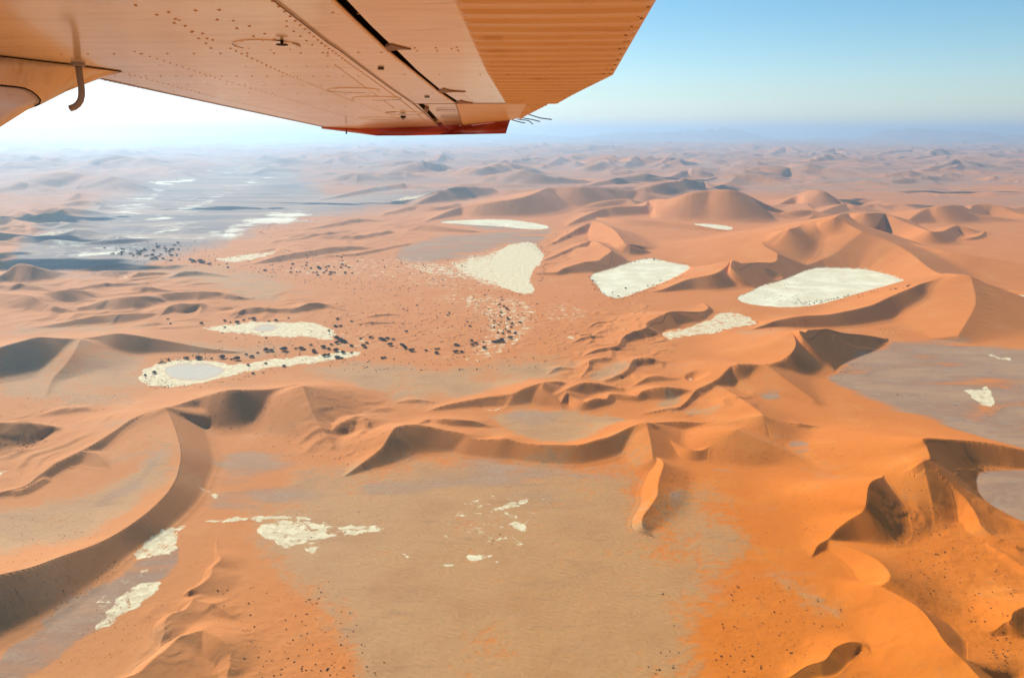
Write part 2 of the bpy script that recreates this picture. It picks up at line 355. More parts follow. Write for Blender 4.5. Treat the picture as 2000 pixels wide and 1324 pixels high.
VALLEY_WHITE = [
 (.62, 30, [(190,412),(240,392),(320,362),(350,362),(310,388),(290,420),(210,445)]),
 (.85, 6, [(282,362),(330,352),(400,350),(380,357),(320,366)]),
 (.60, 24, [(280,425),(400,378),(520,338),(550,345),(440,388),(400,415),(300,445)]),
 (.58, 14, [(390,337),(460,333),(490,342),(440,347)]),
 (.60, 30, [(60,492),(220,452),(330,428),(420,440),(480,450),(440,470),(330,474),(200,504),(60,504)]),
 (.80, 14, [(430,448),(500,418),(600,411),(620,415),(590,430),(500,446),(440,466)]),
]
GREY = [    # blue grey gravel and clay: (weight, softness, polygon)
 (.72, 10, [(770,495),(800,478),(830,466),(900,456),(1000,450),(1050,446),(1080,446),(1072,460),(1050,480),(1000,475),(950,492),(900,505),(860,515),(780,512)]),
 (.9, 6, [(850,430),(930,430),(1000,446),(1060,446),(1000,452),(900,442)]),
 (.85, 14, [(1616,744),(1636,718),(1671,700),(1710,686),(1738,668),(1733,658),(1800,660),(1900,672),(2080,695),(2080,905),(1900,852),(1800,815),(1700,780),(1640,757)]),
 (.9, 4, [(1906,926),(1930,918),(2050,915),(2050,1040),(1960,1002),(1911,970)]),
 (.48, 22, [(700,912),(850,894),(1000,903),(1090,912),(1235,906),(1256,930),(1250,985),(1100,990),(950,960),(800,970),(700,990)]),
 (.52, 26, [(400,975),(430,900),(470,870),(520,880),(560,905),(640,905),(620,960),(520,1000),(400,1010)]),
 (.8, 10, [(-20,1290),(100,1210),(255,1098),(352,1050),(352,1085),(320,1130),(180,1240),(60,1330),(-20,1330)]),
 (.55, 18, [(180,975),(260,950),(320,905),(318,945),(260,985),(190,1000)]),
 (.45, 12, [(960,800),(1080,800),(1120,815),(1060,845),(1000,830)]),
 (.7, 6, [(1535,870),(1580,868),(1590,885),(1560,897),(1538,885)]),
 (.55, 6, [(1382,915),(1420,912),(1432,925),(1400,928)]),
 (.6, 8, [(1475,765),(1510,764),(1535,780),(1505,783)]),
 (.45, 8, [(1300,965),(1340,960),(1330,980),(1300,985)]),
]
TAN = [     # pale yellowish sand flats
 (.95, 75, [(500,1000),(620,920),(720,915),(860,900),(1090,915),(1240,915),(1260,1040),(1400,1130),(1330,1230),(1380,1450),(700,1450),(700,1300),(640,1180),(520,1100)]),
 (.75, 60, [(1290,960),(1400,970),(1480,1050),(1420,1130),(1300,1130)]),
 (.9, 30, [(-40,1110),(-40,980),(100,985),(220,955),(330,900),(336,945),(270,1005),(180,1060)]),
 (.8, 22, [(560,725),(700,700),(900,725),(1090,695),(1140,715),(1100,735),(1020,755),(900,785),(740,780),(650,740)]),
 (.9, 12, [(935,805),(1060,800),(1230,812),(1180,850),(1100,866),(1040,860),(970,830)]),
 (.7, 30, [(0,700),(160,690),(270,690),(300,720),(300,760),(200,800),(60,790),(0,780)]),
 (.7, 14, [(350,680),(560,670),(560,690),(480,700),(300,690)]),
 (.7, 20, [(300,520),(480,520),(600,560),(500,600),(420,560),(300,545)]),
 (.6, 20, [(0,640),(250,625),(330,650),(160,655),(0,662)]),
 (.7, 12, [(1150,725),(1200,705),(1225,712),(1200,740),(1160,745)]),
 (.7, 12, [(1270,780),(1330,765),(1330,790),(1290,798)]),
 (.7, 14, [(1330,800),(1420,795),(1400,815),(1340,815)]),
 (.6, 16, [(1430,640),(1500,650),(1540,660),(1500,690),(1440,670)]),
 (.5, 25, [(930,620),(960,625),(960,650),(930,645)]),
 (.6, 26, [(1480,1100),(1560,1130),(1650,1210),(1600,1200),(1520,1160)]),
]

DISC = [    # flat clay floors inside the white rims
 (1.0, 5, [(330,714),(380,707),(430,711),(445,726),(410,740),(355,744),(325,731)]),
 (.9, 4, [(488,640),(510,633),(535,635),(542,643),(510,649)]),
]
# ------------------------------------------------------------------ terrain grid (polar round the point below the camera)
DETAIL = 1.0
az_f = np.linspace(-R(38), R(38), int(1420 * DETAIL))
az_c = np.linspace(R(38), R(322), 90)[1:-1]
AZ = np.concatenate([az_f, az_c])
vv = np.concatenate([np.linspace(1420, 700, int(450 * DETAIL)), np.linspace(700, 330, int(660 * DETAIL))[1:], np.linspace(330, 269.2, int(210 * DETAIL))[1:]])
rad = CAM_H / np.tan(np.arctan((vv - 662.0) / FPX) + PITCH)
rad = np.concatenate([[8, 40, 100, 180, 260, 340, 420, 480, 520], rad[rad > 540], [9.4e4]])
NA, NR = len(AZ), len(rad)
GX = (np.sin(AZ)[None, :] * rad[:, None]).ravel()
GY = (np.cos(AZ)[None, :] * rad[:, None]).ravel()
GR = np.repeat(rad, NA)
GU, GV = plan_px(GX, GY)
WU = GU + 7 * fbm(GU / 26, GV / 12, 201, 3) + 16 * fbm(GU / 130, GV / 50, 202, 2) * sstep(500, 900, GV)
WV = GV + 3.5 * fbm(GU / 26, GV / 12, 203, 3) + 7 * fbm(GU / 130, GV / 50, 204, 2) * sstep(500, 900, GV)
BACK = GY < 100
WU[BACK] = -9999; WV[BACK] = 9999
GU[BACK] = -9999; GV[BACK] = 9999

def solve_ridge(pts, ang):
    ta = math.tan(R(ang))
    H = [(-f if f < 0 else 40.0) for _, _, f in pts]
    for it in range(4):
        W = [np.array(ground(p[0], p[1], h)) for p, h in zip(pts, H)]
        for i, (px, py, f) in enumerate(pts):
            if f < 0: continue
            a = W[max(i - 1, 0)]; b = W[min(i + 1, len(W) - 1)]
            t = (b - a) / (np.linalg.norm(b - a) + 1e-6)
            r = W[i] / np.linalg.norm(W[i])
            c = max(abs(t[0] * r[1] - t[1] * r[0]), 0.35)   # how square the crest stands to the view
            F = np.linalg.norm(ground(px, py + f, 0))
            lo, hi = 0.0, 450.0
            for _ in range(40):
                m = (lo + hi) / 2
                D = (np.linalg.norm(ground(px, py, m)) - F) * c
                if D > m / ta: lo = m
                else: hi = m
            H[i] = max(lo, 1.0)
    return H
def catmull(P, n):
    P = np.asarray(P, float)
    Q = np.vstack([2 * P[0] - P[1], P, 2 * P[-1] - P[-2]])
    out = []
    for i in range(1, len(Q) - 2):
        p0, p1, p2, p3 = Q[i - 1], Q[i], Q[i + 1], Q[i + 2]
        for k in range(n):
            t = k / n
            out.append(0.5 * (2 * p1 + (p2 - p0) * t + (2 * p0 - 5 * p1 + 4 * p2 - p3) * t * t + (3 * p1 - p0 - 3 * p2 + p3) * t ** 3))
    out.append(P[-1])
    return np.array(out)
def smax(a, b, k):
    h = np.clip(1 - np.abs(a - b) / k, 0, 1)
    return np.maximum(a, b) + h * h * k * 0.25

Z = np.zeros(GX.shape)
wob = fbm(GX / 90.0, GY / 90.0, 5, 3)
wob2 = fbm(GX / 600.0, GY / 600.0, 9, 3)
RLOG = []
FACE = np.zeros(GX.shape)      # how much of a steep slip face a point is (for avalanche texture)
def add_ridge(W, side, ang, stoss):
    """W: x, y, h polyline in metres"""
    global Z, FACE
    P = catmull(W, 6)
    P[:, 2] = np.maximum(P[:, 2], 0.3)
    hm = P[:, 2].max()
    k = float(np.clip(hm * 0.16, 1.0, 16.0))
    ta, tb = math.tan(R(ang)), math.tan(R(stoss))
    reach = hm / tb * 1.6 + 15
    m = (GX > P[:, 0].min() - reach) & (GX < P[:, 0].max() + reach) & (GY > P[:, 1].min() - reach) & (GY < P[:, 1].max() + reach)
    idx = np.nonzero(m)[0]
    if not len(idx): return
    x = GX[idx]; y = GY[idx]
    d2 = np.full(x.shape, 1e18)
    for i in range(len(P) - 1):
        ax, ay, ah = P[i]; ex, ey = P[i + 1][0] - ax, P[i + 1][1] - ay; L2 = ex * ex + ey * ey + 1e-9
        t = np.clip(((x - ax) * ex + (y - ay) * ey) / L2, 0, 1)
        d2 = np.minimum(d2, (x - ax - t * ex) ** 2 + (y - ay - t * ey) ** 2)
    near = d2 < (reach * .8) ** 2
    idx = idx[near]; x = x[near]; y = y[near]; d = np.sqrt(d2[near])
    if not len(idx): return
    wv_ = fbm(x / (5 * hm + 50) + side, y / (5 * hm + 50), 5, 3)
    tau = 0.09 * d + 0.3
    acc = np.zeros(x.shape); wsum = np.zeros(x.shape) + 1e-9; hh_a = np.zeros(x.shape); q_a = np.zeros(x.shape)
    for i in range(len(P) - 1):
        ax, ay, ah = P[i]; bx, by, bh = P[i + 1]
        ex, ey = bx - ax, by - ay; L2 = ex * ex + ey * ey + 1e-9
        t = np.clip(((x - ax) * ex + (y - ay) * ey) / L2, 0, 1)
        qx = x - ax - t * ex; qy = y - ay - t * ey
        di = np.sqrt(qx * qx + qy * qy)
        m = di < d + 6 * tau
        if not m.any(): continue
        qx = qx[m]; qy = qy[m]; dm = di[m]; hh = ah + (bh - ah) * t[m]
        s = (ey * qx - ex * qy) / (math.sqrt(L2) * dm + 1e-6)
        w = np.exp(-(dm - d[m]) / tau[m]) * (s * s + 1e-3)
        q = sstep(-0.6, 0.6, s * side)
        wv = wv_[m]
        ts = dm / (hh / ta * (1 + 0.10 * wv)); tt = dm / (hh / tb * (1 + 0.2 * wv))
        gb = np.where(tt < 1, np.clip(1 - tt, 0, 1) ** 1.45, -(tt - 1) * 0.25)
        gs = np.where(ts < 0.8, 1 - 1.06 * ts, 0.152 - (ts - 0.8) * 0.76)
        acc[m] += w * hh * (q * gs + (1 - q) * gb); wsum[m] += w
        hh_a[m] += w * hh; q_a[m] += w * q * sstep(0.02, 0.1, gs)
    v = acc / wsum; hh = hh_a / wsum; fc0 = q_a / wsum
    v = v - 1.3 * k * sstep(.3, .78, d / reach)
    k = np.clip(0.16 * hh + 0.4, .5, k)
    v = np.maximum(v, -2 * k)
    z0 = Z[idx]
    zn = smax(z0, v, k)
    Z[idx] = zn
    fc = fc0 * (v > z0 - 0.5) * (1 if ang >= 23 else 0.3)
    FACE[idx] = np.where(v > z0, fc, FACE[idx])
for side, ang, stoss, pts in RIDGES:
    H = solve_ridge(pts, ang)
    W = [(*ground(p[0], p[1], h), h) for p, h in zip(pts, H)]
    RLOG.append((pts[0][:2], [round(h) for h in H]))
    add_ridge(W, side, ang, stoss)

# --- more crest lines over the far dune sea
rr = random.Random(21)
def far_ridge(u, v, amp_):
    h = amp_; x, y = ground(u, v, h); a = rr.gauss(.12, .5); L = rr.uniform(3.5, 8) * h
    n = rr.randint(5, 7); pts = []; ph = rr.uniform(0, 6)
    for i in range(n):
        f = i / (n - 1) * 2 - 1
        o = math.sin(f * 2.4 + ph) * L * .22
        pts.append((x + math.cos(a) * f * L - math.sin(a) * o, y + math.sin(a) * f * L + math.cos(a) * o, max(h * (1 - abs(f) ** 1.6) * rr.uniform(.75, 1.1), h * .08)))
    add_ridge(pts, 1, rr.uniform(22, 30), rr.uniform(9, 13))
    if rr.random() < .55:
        c = pts[n // 2]; b = a - 1.2 + rr.gauss(0, .3)
        add_ridge([(c[0] + math.cos(b) * L * f, c[1] + math.sin(b) * L * f, c[2] * (1 - f) * .95 + 1) for f in (0, .2, .4, .6, .8)], rr.choice((-1, 1)), 18, 12)
for _ in range(95):
    v = 288 + 125 * rr.random() ** 1.3; u = rr.uniform(640, 2040)
    if v > 345 and u < 900: continue
    far_ridge(u, v, rr.uniform(30, 60) * (1 + (v < 340) * .9))
for _ in range(26): far_ridge(rr.uniform(-60, 230), rr.uniform(325, 470), rr.uniform(18, 40))
for _ in range(16): far_ridge(rr.uniform(0, 700), rr.uniform(290, 325), rr.uniform(60, 110))

# --- procedural dune fields between the named crests
def poly_mask(P, soft):
    return sstep(-soft, soft, poly_sd(GU, GV, P, soft))
def dune_waves(lam, direction, seed, warp=0.55, steep=0.28):
    """barchanoid waves: gentle windward side, short lee side; returns 0..1"""
    ca, sa = math.cos(direction), math.sin(direction)
    a = GX * ca + GY * sa; b = -GX * sa + GY * ca
    ph = a / lam + warp * 1.6 * vnoise(a / lam / 2.2, b / lam / 1.6, seed) + warp * vnoise(a / lam, b / lam / .8, seed + 3)
    f = ph - np.floor(ph)
    w = np.where(f < 1 - steep, (f / (1 - steep)) ** 1.4, (1 - f) / steep)
    amp = sstep(-0.35, 0.6, vnoise(a / lam / 1.5 + 7.3, b / lam / 1.1, seed + 11))
    return w * amp
near_pan = np.zeros(GX.shape)
SDW = {}
for k_, (soft, P) in WHITE_PANS.items():
    SDW[k_] = poly_sd(GU, GV, poly_smooth(P, 1), 30)
def zone(lst, U=None, V=None):
    o = np.zeros(GX.shape)
    U = WU if U is None else U; V = WV if V is None else V
    for w, soft, P in lst:
        o = np.maximum(o, w * sstep(-soft, soft, poly_sd(U, V, poly_smooth(P, 1), soft * 1.01)))
    return o
A_grey = np.maximum(zone(GREY[:4], GU, GV), zone(GREY[4:])); A_tan = zone(TAN); A_patch = zone(PATCHY)
A_vwhite = zone(VALLEY_WHITE); A_disc = zone(DISC)
A_valley = np.maximum(sstep(-45, 45, poly_sd(WU + 25 * fbm(GU / 60, GV / 25, 71, 3), WV + 8 * fbm(GU / 60, GV / 25, 72, 3), poly_smooth(VALLEY, 1), 46)), 0)
A_white = np.zeros(GX.shape)
for k_, (soft, P) in WHITE_PANS.items():
    A_white = np.maximum(A_white, sstep(-soft, soft, SDW[k_]))
flat = np.maximum.reduce([A_white, sstep(0.3, 0.9, A_patch), sstep(.2, .9, A_grey), 0.8 * sstep(.3, .9, A_tan), A_valley])
SLIPDIR = R(-42)
far = sstep(2400, 5200, GR)
vfar = sstep(9000, 20000, GR)
fieldmask = (1 - flat) * (1 - BACK)
low = 1 - sstep(4, 40, Z)
# scattered small dunes in chosen areas
SMALL = [
 (7.0, 120, [(0,520),(330,520),(470,560),(640,590),(560,620),(300,650),(0,640)]),
 (3.2, 55, [(1040,600),(1250,570),(1330,640),(1300,740),(1180,780),(1060,740),(1090,660)]),
 (1.6, 45, [(560,560),(900,590),(1050,640),(1000,720),(760,690),(600,660)]),
 (4.0, 75, [(560,770),(760,790),(800,850),(700,900),(600,880)]),
 (8.0, 190, [(440,430),(820,400),(860,470),(700,500),(560,510),(470,480)]),
 (3.0, 60, [(40,800),(240,795),(250,850),(120,930),(0,950),(0,860)]),
 (1.4, 40, [(280,1180),(460,1170),(560,1324),(250,1324)]),
 (1.6, 60, [(1840,980),(2000,1000),(2060,1200),(1900,1160),(1700,1000)]),
 (1.0, 70, [(1560,1200),(1700,1160),(2060,1210),(2060,1400),(1540,1400)]),
 (6.0, 80, [(1070,455),(1160,440),(1230,470),(1180,500),(1060,520)]),
 (3.0, 70, [(1300,770),(1480,760),(1480,820),(1300,815)]),
]
for amp, lam, P in SMALL:
    m = poly_mask(P, 30) * fieldmask
    w = dune_waves(lam, SLIPDIR + 0.25, int(lam)) + 0.45 * dune_waves(lam * .43, SLIPDIR - .3, int(lam) + 5)
    Z += amp * m * w * (0.35 + 0.65 * low)
# big dunes of the far field
vm = (1 - A_valley) * sstep(0, 1, np.maximum(sstep(420, 350, GV), sstep(430, 330, GV) * sstep(1200, 1900, GU)))
vm = np.maximum(vm, .8 * poly_mask([(-300,300),(230,335),(240,375),(170,410),(90,470),(-300,500)], 25))
vm = vm * (1 - sstep(0.3, 0.9, A_patch)) * (1 - A_white) * (1 - BACK)
right = sstep(900, 1700, GU) * sstep(16000, 9000, GR)
w1 = dune_waves(1500., SLIPDIR + .3, 71, 0.8, .3) * (0.5 + .5 * dune_waves(2300., SLIPDIR - .9, 83, .8)) + vfar * dune_waves(3300., SLIPDIR, 77, .9, .3)
w2 = dune_waves(560., SLIPDIR + .2, 91, 0.8, .26)
rz = 1 - np.abs(fbm(GX / 1700., GY / 1700., 33, 3)) * 2.2
rz = np.clip(rz, 0, 1) ** 3
amp = np.interp(GR, [4000, 8000, 15000, 30000, 60000, 90000], [0, 48, 95, 130, 130, 60])
w3 = dune_waves(980., SLIPDIR - .5, 95, .9, .24)
w4 = dune_waves(260., SLIPDIR + .1, 97, .9, .3) * sstep(22000, 9000, GR)
Z += vm * 13 * w4 * sstep(-.3, .3, vnoise(GX / 1500., GY / 1500., 98))
Z += vm * amp * (0.75 * w1 + 0.32 * w2 + .60 * w3 + 0.35 * rz) * (1 - .3 * right)
# general small relief
n1 = fbm(GX / 260., GY / 260., 41, 5)
n2 = fbm(GX / 38., GY / 38., 51, 3)
Z += fieldmask * (1.0 * n1 * (1 + 1.2 * far) + 0.12 * n2 * sstep(2500, 1000, GR))
Z += fieldmask * far * sstep(1000, 300, GU) * 3 * fbm(GX / 420., GY / 260., 61, 4)
hm_ = poly_mask([(1700,1010),(1860,1000),(2100,1040),(2100,1400),(1930,1330),(1850,1230),(1740,1130)], 30) + .7 * poly_mask([(1420,1130),(1560,1110),(1640,1160),(1600,1250),(1540,1400),(1380,1400)], 40) + .7 * poly_mask([(420,1180),(560,1150),(700,1250),(720,1400),(430,1400)], 30) + .8 * poly_mask([(560,800),(700,780),(800,860),(740,930),(600,900)], 30)
Z += fieldmask * hm_ * (1.1 * np.clip(fbm(GX / 26., GY / 26., 301, 4), -.2, 1) + .35 * np.abs(fbm(GX / 9., GY / 9., 302, 2)))
# pans lie flat: the sand rises from their rims no steeper than it can stand
def world_poly(P): return [ground(min(max(p[0], -400), 2400), p[1]) for p in P]
def rim_limit(P, slope=0.5, inset=0.0):
    global Z
    W = np.array(world_poly(poly_smooth(P, 1)))
    d = poly_sd(GX, GY, W, 420.0)          # metres, inside positive
    lim = np.clip(-d - inset, 0, None) * slope
    near = d > -420
    zl = np.where(near, np.minimum(Z, lim + 0.02 * Z), Z)
    Z = zl
for k_, (soft, P) in WHITE_PANS.items(): rim_limit(P)
for w_, soft, P in PATCHY:
    if w_ > .7 and P[0][1] < 900: rim_limit(P, .5)
for i_, (w_, soft, P) in enumerate(GREY):
    if i_ < 4: rim_limit(P, .62, 0)
# land behind and beside the aircraft
Z += BACK * 0 
Z[-NA:] = 0
if 'mesh_only_debug' in globals(): pass

def grid_mesh(name):
    me = bpy.data.meshes.new(name)
    nv = NA * NR + 1
    co = np.empty((nv, 3), np.float32)
    co[:-1, 0] = GX; co[:-1, 1] = GY; co[:-1, 2] = Z
    co[-1] = (0, 0, 0)
    i = np.arange(NR - 1)[:, None] * NA; j = np.arange(NA)[None, :]; j2 = (j + 1) % NA
    q = np.stack([i + j, i + NA + j, i + NA + j2, i + j2], -1).reshape(-1, 4)[:, ::-1]
    tri = np.stack([np.full(NA, nv - 1), np.arange(NA), (np.arange(NA) + 1) % NA], -1)[:, ::-1]
    return co, q, tri
co, quads, tris = grid_mesh("terrain")
ATTR = {'grey': A_grey, 'tan': A_tan, 'patch': A_patch, 'vwhite': A_vwhite, 'valley': A_valley, 'white': A_white, 'face': FACE, 'disc': A_disc}

def make_mesh(name, co, quads, tris, attrs, mat):
    me = bpy.data.meshes.new(name)
    nq, nt = len(quads), len(tris)
    me.vertices.add(len(co)); me.vertices.foreach_set('co', co.ravel())
    loops = np.concatenate([quads.ravel(), tris.ravel()]) if nt else quads.ravel()
    me.loops.add(len(loops)); me.loops.foreach_set('vertex_index', loops.astype(np.int32))
    st = np.concatenate([np.arange(nq) * 4, nq * 4 + np.arange(nt) * 3])
    me.polygons.add(nq + nt); me.polygons.foreach_set('loop_start', st.astype(np.int32))
    me.polygons.foreach_set('use_smooth', np.ones(nq + nt, bool))
    me.update(calc_edges=True)
    for k, a in attrs.items():
        at = me.attributes.new(k, 'FLOAT', 'POINT')
        at.data.foreach_set('value', a.astype(np.float32))
    me.materials.append(mat)
    ob = bpy.data.objects.new(name, me)
    COL.objects.link(ob)
    return ob
# ------------------------------------------------------------------ materials
class NT:
    def __init__(s, name):
        s.m = bpy.data.materials.new(name); s.m.use_nodes = True
        s.t = s.m.node_tree; s.b = s.t.nodes["Principled BSDF"]; s.out = s.t.nodes["Material Output"]
        s.co = None
    def n(s, typ, **kw):
        nd = s.t.nodes.new(typ)
        for k, v in kw.items(): setattr(nd, k, v)
        return nd
    def l(s, a, b): s.t.links.new(a, b)
    def put(s, sock, v):
        if hasattr(v, 'is_linked') or hasattr(v, 'links'): s.l(v, sock)
        else: sock.default_value = v
    def math(s, op, a, b=0.0, c=0.0, clamp=False):
        nd = s.n('ShaderNodeMath', operation=op, use_clamp=clamp)
        for i, v in enumerate((a, b, c)): s.put(nd.inputs[i], v)
        return nd.outputs[0]
    def mix(s, f, a, b, blend='MIX'):
        nd = s.n('ShaderNodeMix', data_type='RGBA', blend_type=blend)
        s.put(nd.inputs[0], f)
        for k, v in ((6, a), (7, b)):
            if isinstance(v, tuple): v = (*v, 1.0) if len(v) == 3 else v
            s.put(nd.inputs[k], v)
        return nd.outputs[2]
    def attr(s, name): return s.n('ShaderNodeAttribute', attribute_name=name).outputs['Fac']
    def pos(s, scale=(1, 1, 1), rot=0.0):
        g = s.n('ShaderNodeNewGeometry'); mp = s.n('ShaderNodeMapping')
        mp.inputs['Scale'].default_value = scale; mp.inputs['Rotation'].default_value = (0, 0, rot)
        s.l(g.outputs['Position'], mp.inputs[0]); return mp.outputs[0]
    def obj(s, scale=(1, 1, 1)):
        g = s.n('ShaderNodeTexCoord'); mp = s.n('ShaderNodeMapping'); mp.inputs['Scale'].default_value = scale
        s.l(g.outputs['Object'], mp.inputs[0]); return mp.outputs[0]
    def noise(s, vec, scale, detail=4, rough=.55, dist=0.0):
        nd = s.n('ShaderNodeTexNoise'); s.l(vec, nd.inputs['Vector'])
        nd.inputs['Scale'].default_value = scale; nd.inputs['Detail'].default_value = detail
        nd.inputs['Roughness'].default_value = rough; nd.inputs['Distortion'].default_value = dist
        return nd.outputs[0]
    def step(s, x, a, b):
        nd = s.n('ShaderNodeMapRange', interpolation_type='SMOOTHSTEP'); s.put(nd.inputs[0], x)
        nd.inputs[1].default_value = a; nd.inputs[2].default_value = b
        return nd.outputs[0]
    def bump(s, h, dist, strength=1.0, normal=None):
        nd = s.n('ShaderNodeBump'); s.l(h, nd.inputs['Height'])
        nd.inputs['Distance'].default_value = dist; nd.inputs['Strength'].default_value = strength
        if normal: s.l(normal, nd.inputs['Normal'])
        return nd.outputs[0]

def sand_material():
    t = NT("dune_sand"); P = t.pos()
    big = t.noise(P, .0022, 3); mid = t.noise(P, .012, 5); fine = t.noise(P, .09, 5, .65); grain = t.noise(P, .7, 3, .7)
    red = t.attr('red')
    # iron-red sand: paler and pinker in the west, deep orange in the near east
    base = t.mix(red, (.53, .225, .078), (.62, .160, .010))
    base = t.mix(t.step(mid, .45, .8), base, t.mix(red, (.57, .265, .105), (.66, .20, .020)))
    base = t.mix(t.math('MULTIPLY', t.step(fine, .5, .75), .3), base, (.42, .13, .03))
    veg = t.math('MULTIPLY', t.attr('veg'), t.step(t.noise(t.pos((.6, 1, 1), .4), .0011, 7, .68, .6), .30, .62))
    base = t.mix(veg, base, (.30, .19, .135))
    tan = t.mix(red, (.48, .28, .135), (.47, .235, .085))
    tan = t.mix(t.step(mid, .4, .75), tan, t.mix(red, (.42, .23, .11), (.43, .20, .068)))
    fac_t = t.step(t.math('ADD', t.attr('tan'), t.math('MULTIPLY', t.math('SUBTRACT', t.math('ADD', t.math('MULTIPLY', mid, .55), t.math('MULTIPLY', fine, .45)), .5), 3.0)), .2, .85)
    c = t.mix(fac_t, base, tan)
    # grey gravel and clay
    Ps = t.pos((.35, 1, 1), .25); sm = t.noise(Ps, .012, 6, .6, .6); sf = t.noise(Ps, .05, 5, .6)
    grey = t.mix(t.step(sm, .35, .7), (.29, .172, .108), (.41, .235, .125))
    grey = t.mix(t.step(sf, .5, .8), grey, (.33, .235, .16))
    fac_g = t.step(t.math('ADD', t.attr('grey'), t.math('MULTIPLY', t.math('SUBTRACT', sm, .5), 2.4)), .25, .8)
    c = t.mix(fac_g, c, grey)
    # river plain
    Pv = t.pos((.5, 1.3, 1), -.5); vn = t.noise(Pv, .0022, 7, .62, .8); vf = t.noise(Pv, .012, 5, .65)
    plain = t.mix(t.step(vn, .35, .65), (.19, .165, .15), (.40, .29, .21))
    c = t.mix(t.step(t.math('ADD', t.attr('valley'), t.math('SUBTRACT', vn, .5)), .25, .75), c, plain)
    wh = (.78, .71, .52)
    vi = t.noise(t.pos((.8, 1, 1), .9), .0045, 9, .72, .5)
    c = t.mix(t.step(t.math('ADD', t.attr('vwhite'), t.math('ADD', t.math('MULTIPLY', t.math('SUBTRACT', vi, .5), 2.4), t.math('MULTIPLY', t.math('SUBTRACT', vf, .5), .6))), .42, .86), c, wh)
    # broken crust
    pn = t.noise(P, .05, 9, .72, .6)
    pat = t.attr('patch')
    pf = t.step(t.math('ADD', pat, t.math('MULTIPLY', t.math('SUBTRACT', pn, .5), 2.0)), .63, .80)
    pf = t.math('MULTIPLY', pf, t.math('MULTIPLY', t.step(pat, .05, .2), t.math('SUBTRACT', 1.0, t.math('MULTIPLY', t.step(t.attr('disc'), .2, .8), .85))))
    c = t.mix(t.attr('disc'), c, (.52, .47, .38))
    crust = t.mix(t.step(fine, .35, .7), (.62, .49, .28), (.82, .71, .44))
    c = t.mix(pf, c, crust)
    # solid pans
    whf = t.step(t.math('ADD', t.attr('white'), t.math('MULTIPLY', t.math('SUBTRACT', pn, .5), 1.25)), .38, .66)
    pan = t.mix(t.step(mid, .4, .7), (.70, .62, .40), (.84, .78, .54))
    pan = t.mix(t.math('MULTIPLY', t.step(t.noise(P, .025, 7, .7, 1.0), .52, .62), .45), pan, (.58, .48, .30))
    c = t.mix(whf, c, pan)
    c = t.mix(t.math('MULTIPLY', t.math('SUBTRACT', grain, .5), .5), c, t.mix(1.0, c, (.4, .4, .4), 'MULTIPLY'))
    # darker gravel streaks and faint wash lines on the flats
    ws = t.noise(t.pos((.22, 1, 1), .35), .03, 8, .7, .8)
    c = t.mix(t.math('MULTIPLY', t.math('MULTIPLY', t.step(ws, .54, .66), t.math('MAXIMUM', fac_t, fac_g)), .35), c, (.30, .16, .075))
    wl = t.noise(t.pos((.5, 1, 1), -.3), .018, 9, .75, 1.2)
    line = t.math('SUBTRACT', 1.0, t.step(t.math('ABSOLUTE', t.math('SUBTRACT', wl, .5)), .0, .012))
    c = t.mix(t.math('MULTIPLY', t.math('MULTIPLY', line, fac_g), .3), c, (.60, .46, .29))
    t.l(c, t.b.inputs['Base Color'])
    t.b.inputs['Roughness'].default_value = .9
    t.b.inputs['Specular IOR Level'].default_value = .15
    # wind ripples, hummocks and avalanche runnels
    notpan = t.math('SUBTRACT', 1.0, whf)
    h = t.math('ADD', t.math('MULTIPLY', fine, 1.0), t.math('MULTIPLY', mid, 1.5))
    face = t.attr('face')
    h = t.math('MULTIPLY', h, t.math('MULTIPLY', notpan, t.math('SUBTRACT', 1.0, t.math('MULTIPLY', face, .75))))
    b1 = t.bump(h, .8)
    wv = t.n('ShaderNodeTexWave', wave_type='BANDS', bands_direction='DIAGONAL'); t.l(P, wv.inputs[0])
    wv.inputs['Scale'].default_value = .055; wv.inputs['Distortion'].default_value = 9; wv.inputs['Detail'].default_value = 3; wv.inputs['Detail Scale'].default_value = .6
    b2 = t.bump(t.math('MULTIPLY', wv.outputs['Fac'], t.math('MULTIPLY', notpan, fac_t)), .25, 1, b1)
    t.l(b2, t.b.inputs['Normal'])
    return t.m
MAT_SAND = sand_material()
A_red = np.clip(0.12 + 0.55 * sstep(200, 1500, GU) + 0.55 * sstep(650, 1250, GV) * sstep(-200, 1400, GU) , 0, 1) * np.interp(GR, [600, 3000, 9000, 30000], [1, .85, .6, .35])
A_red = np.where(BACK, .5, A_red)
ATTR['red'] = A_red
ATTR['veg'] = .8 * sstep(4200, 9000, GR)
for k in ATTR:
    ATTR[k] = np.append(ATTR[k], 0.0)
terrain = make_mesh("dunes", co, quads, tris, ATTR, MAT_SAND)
terrain['kind'] = 'structure'

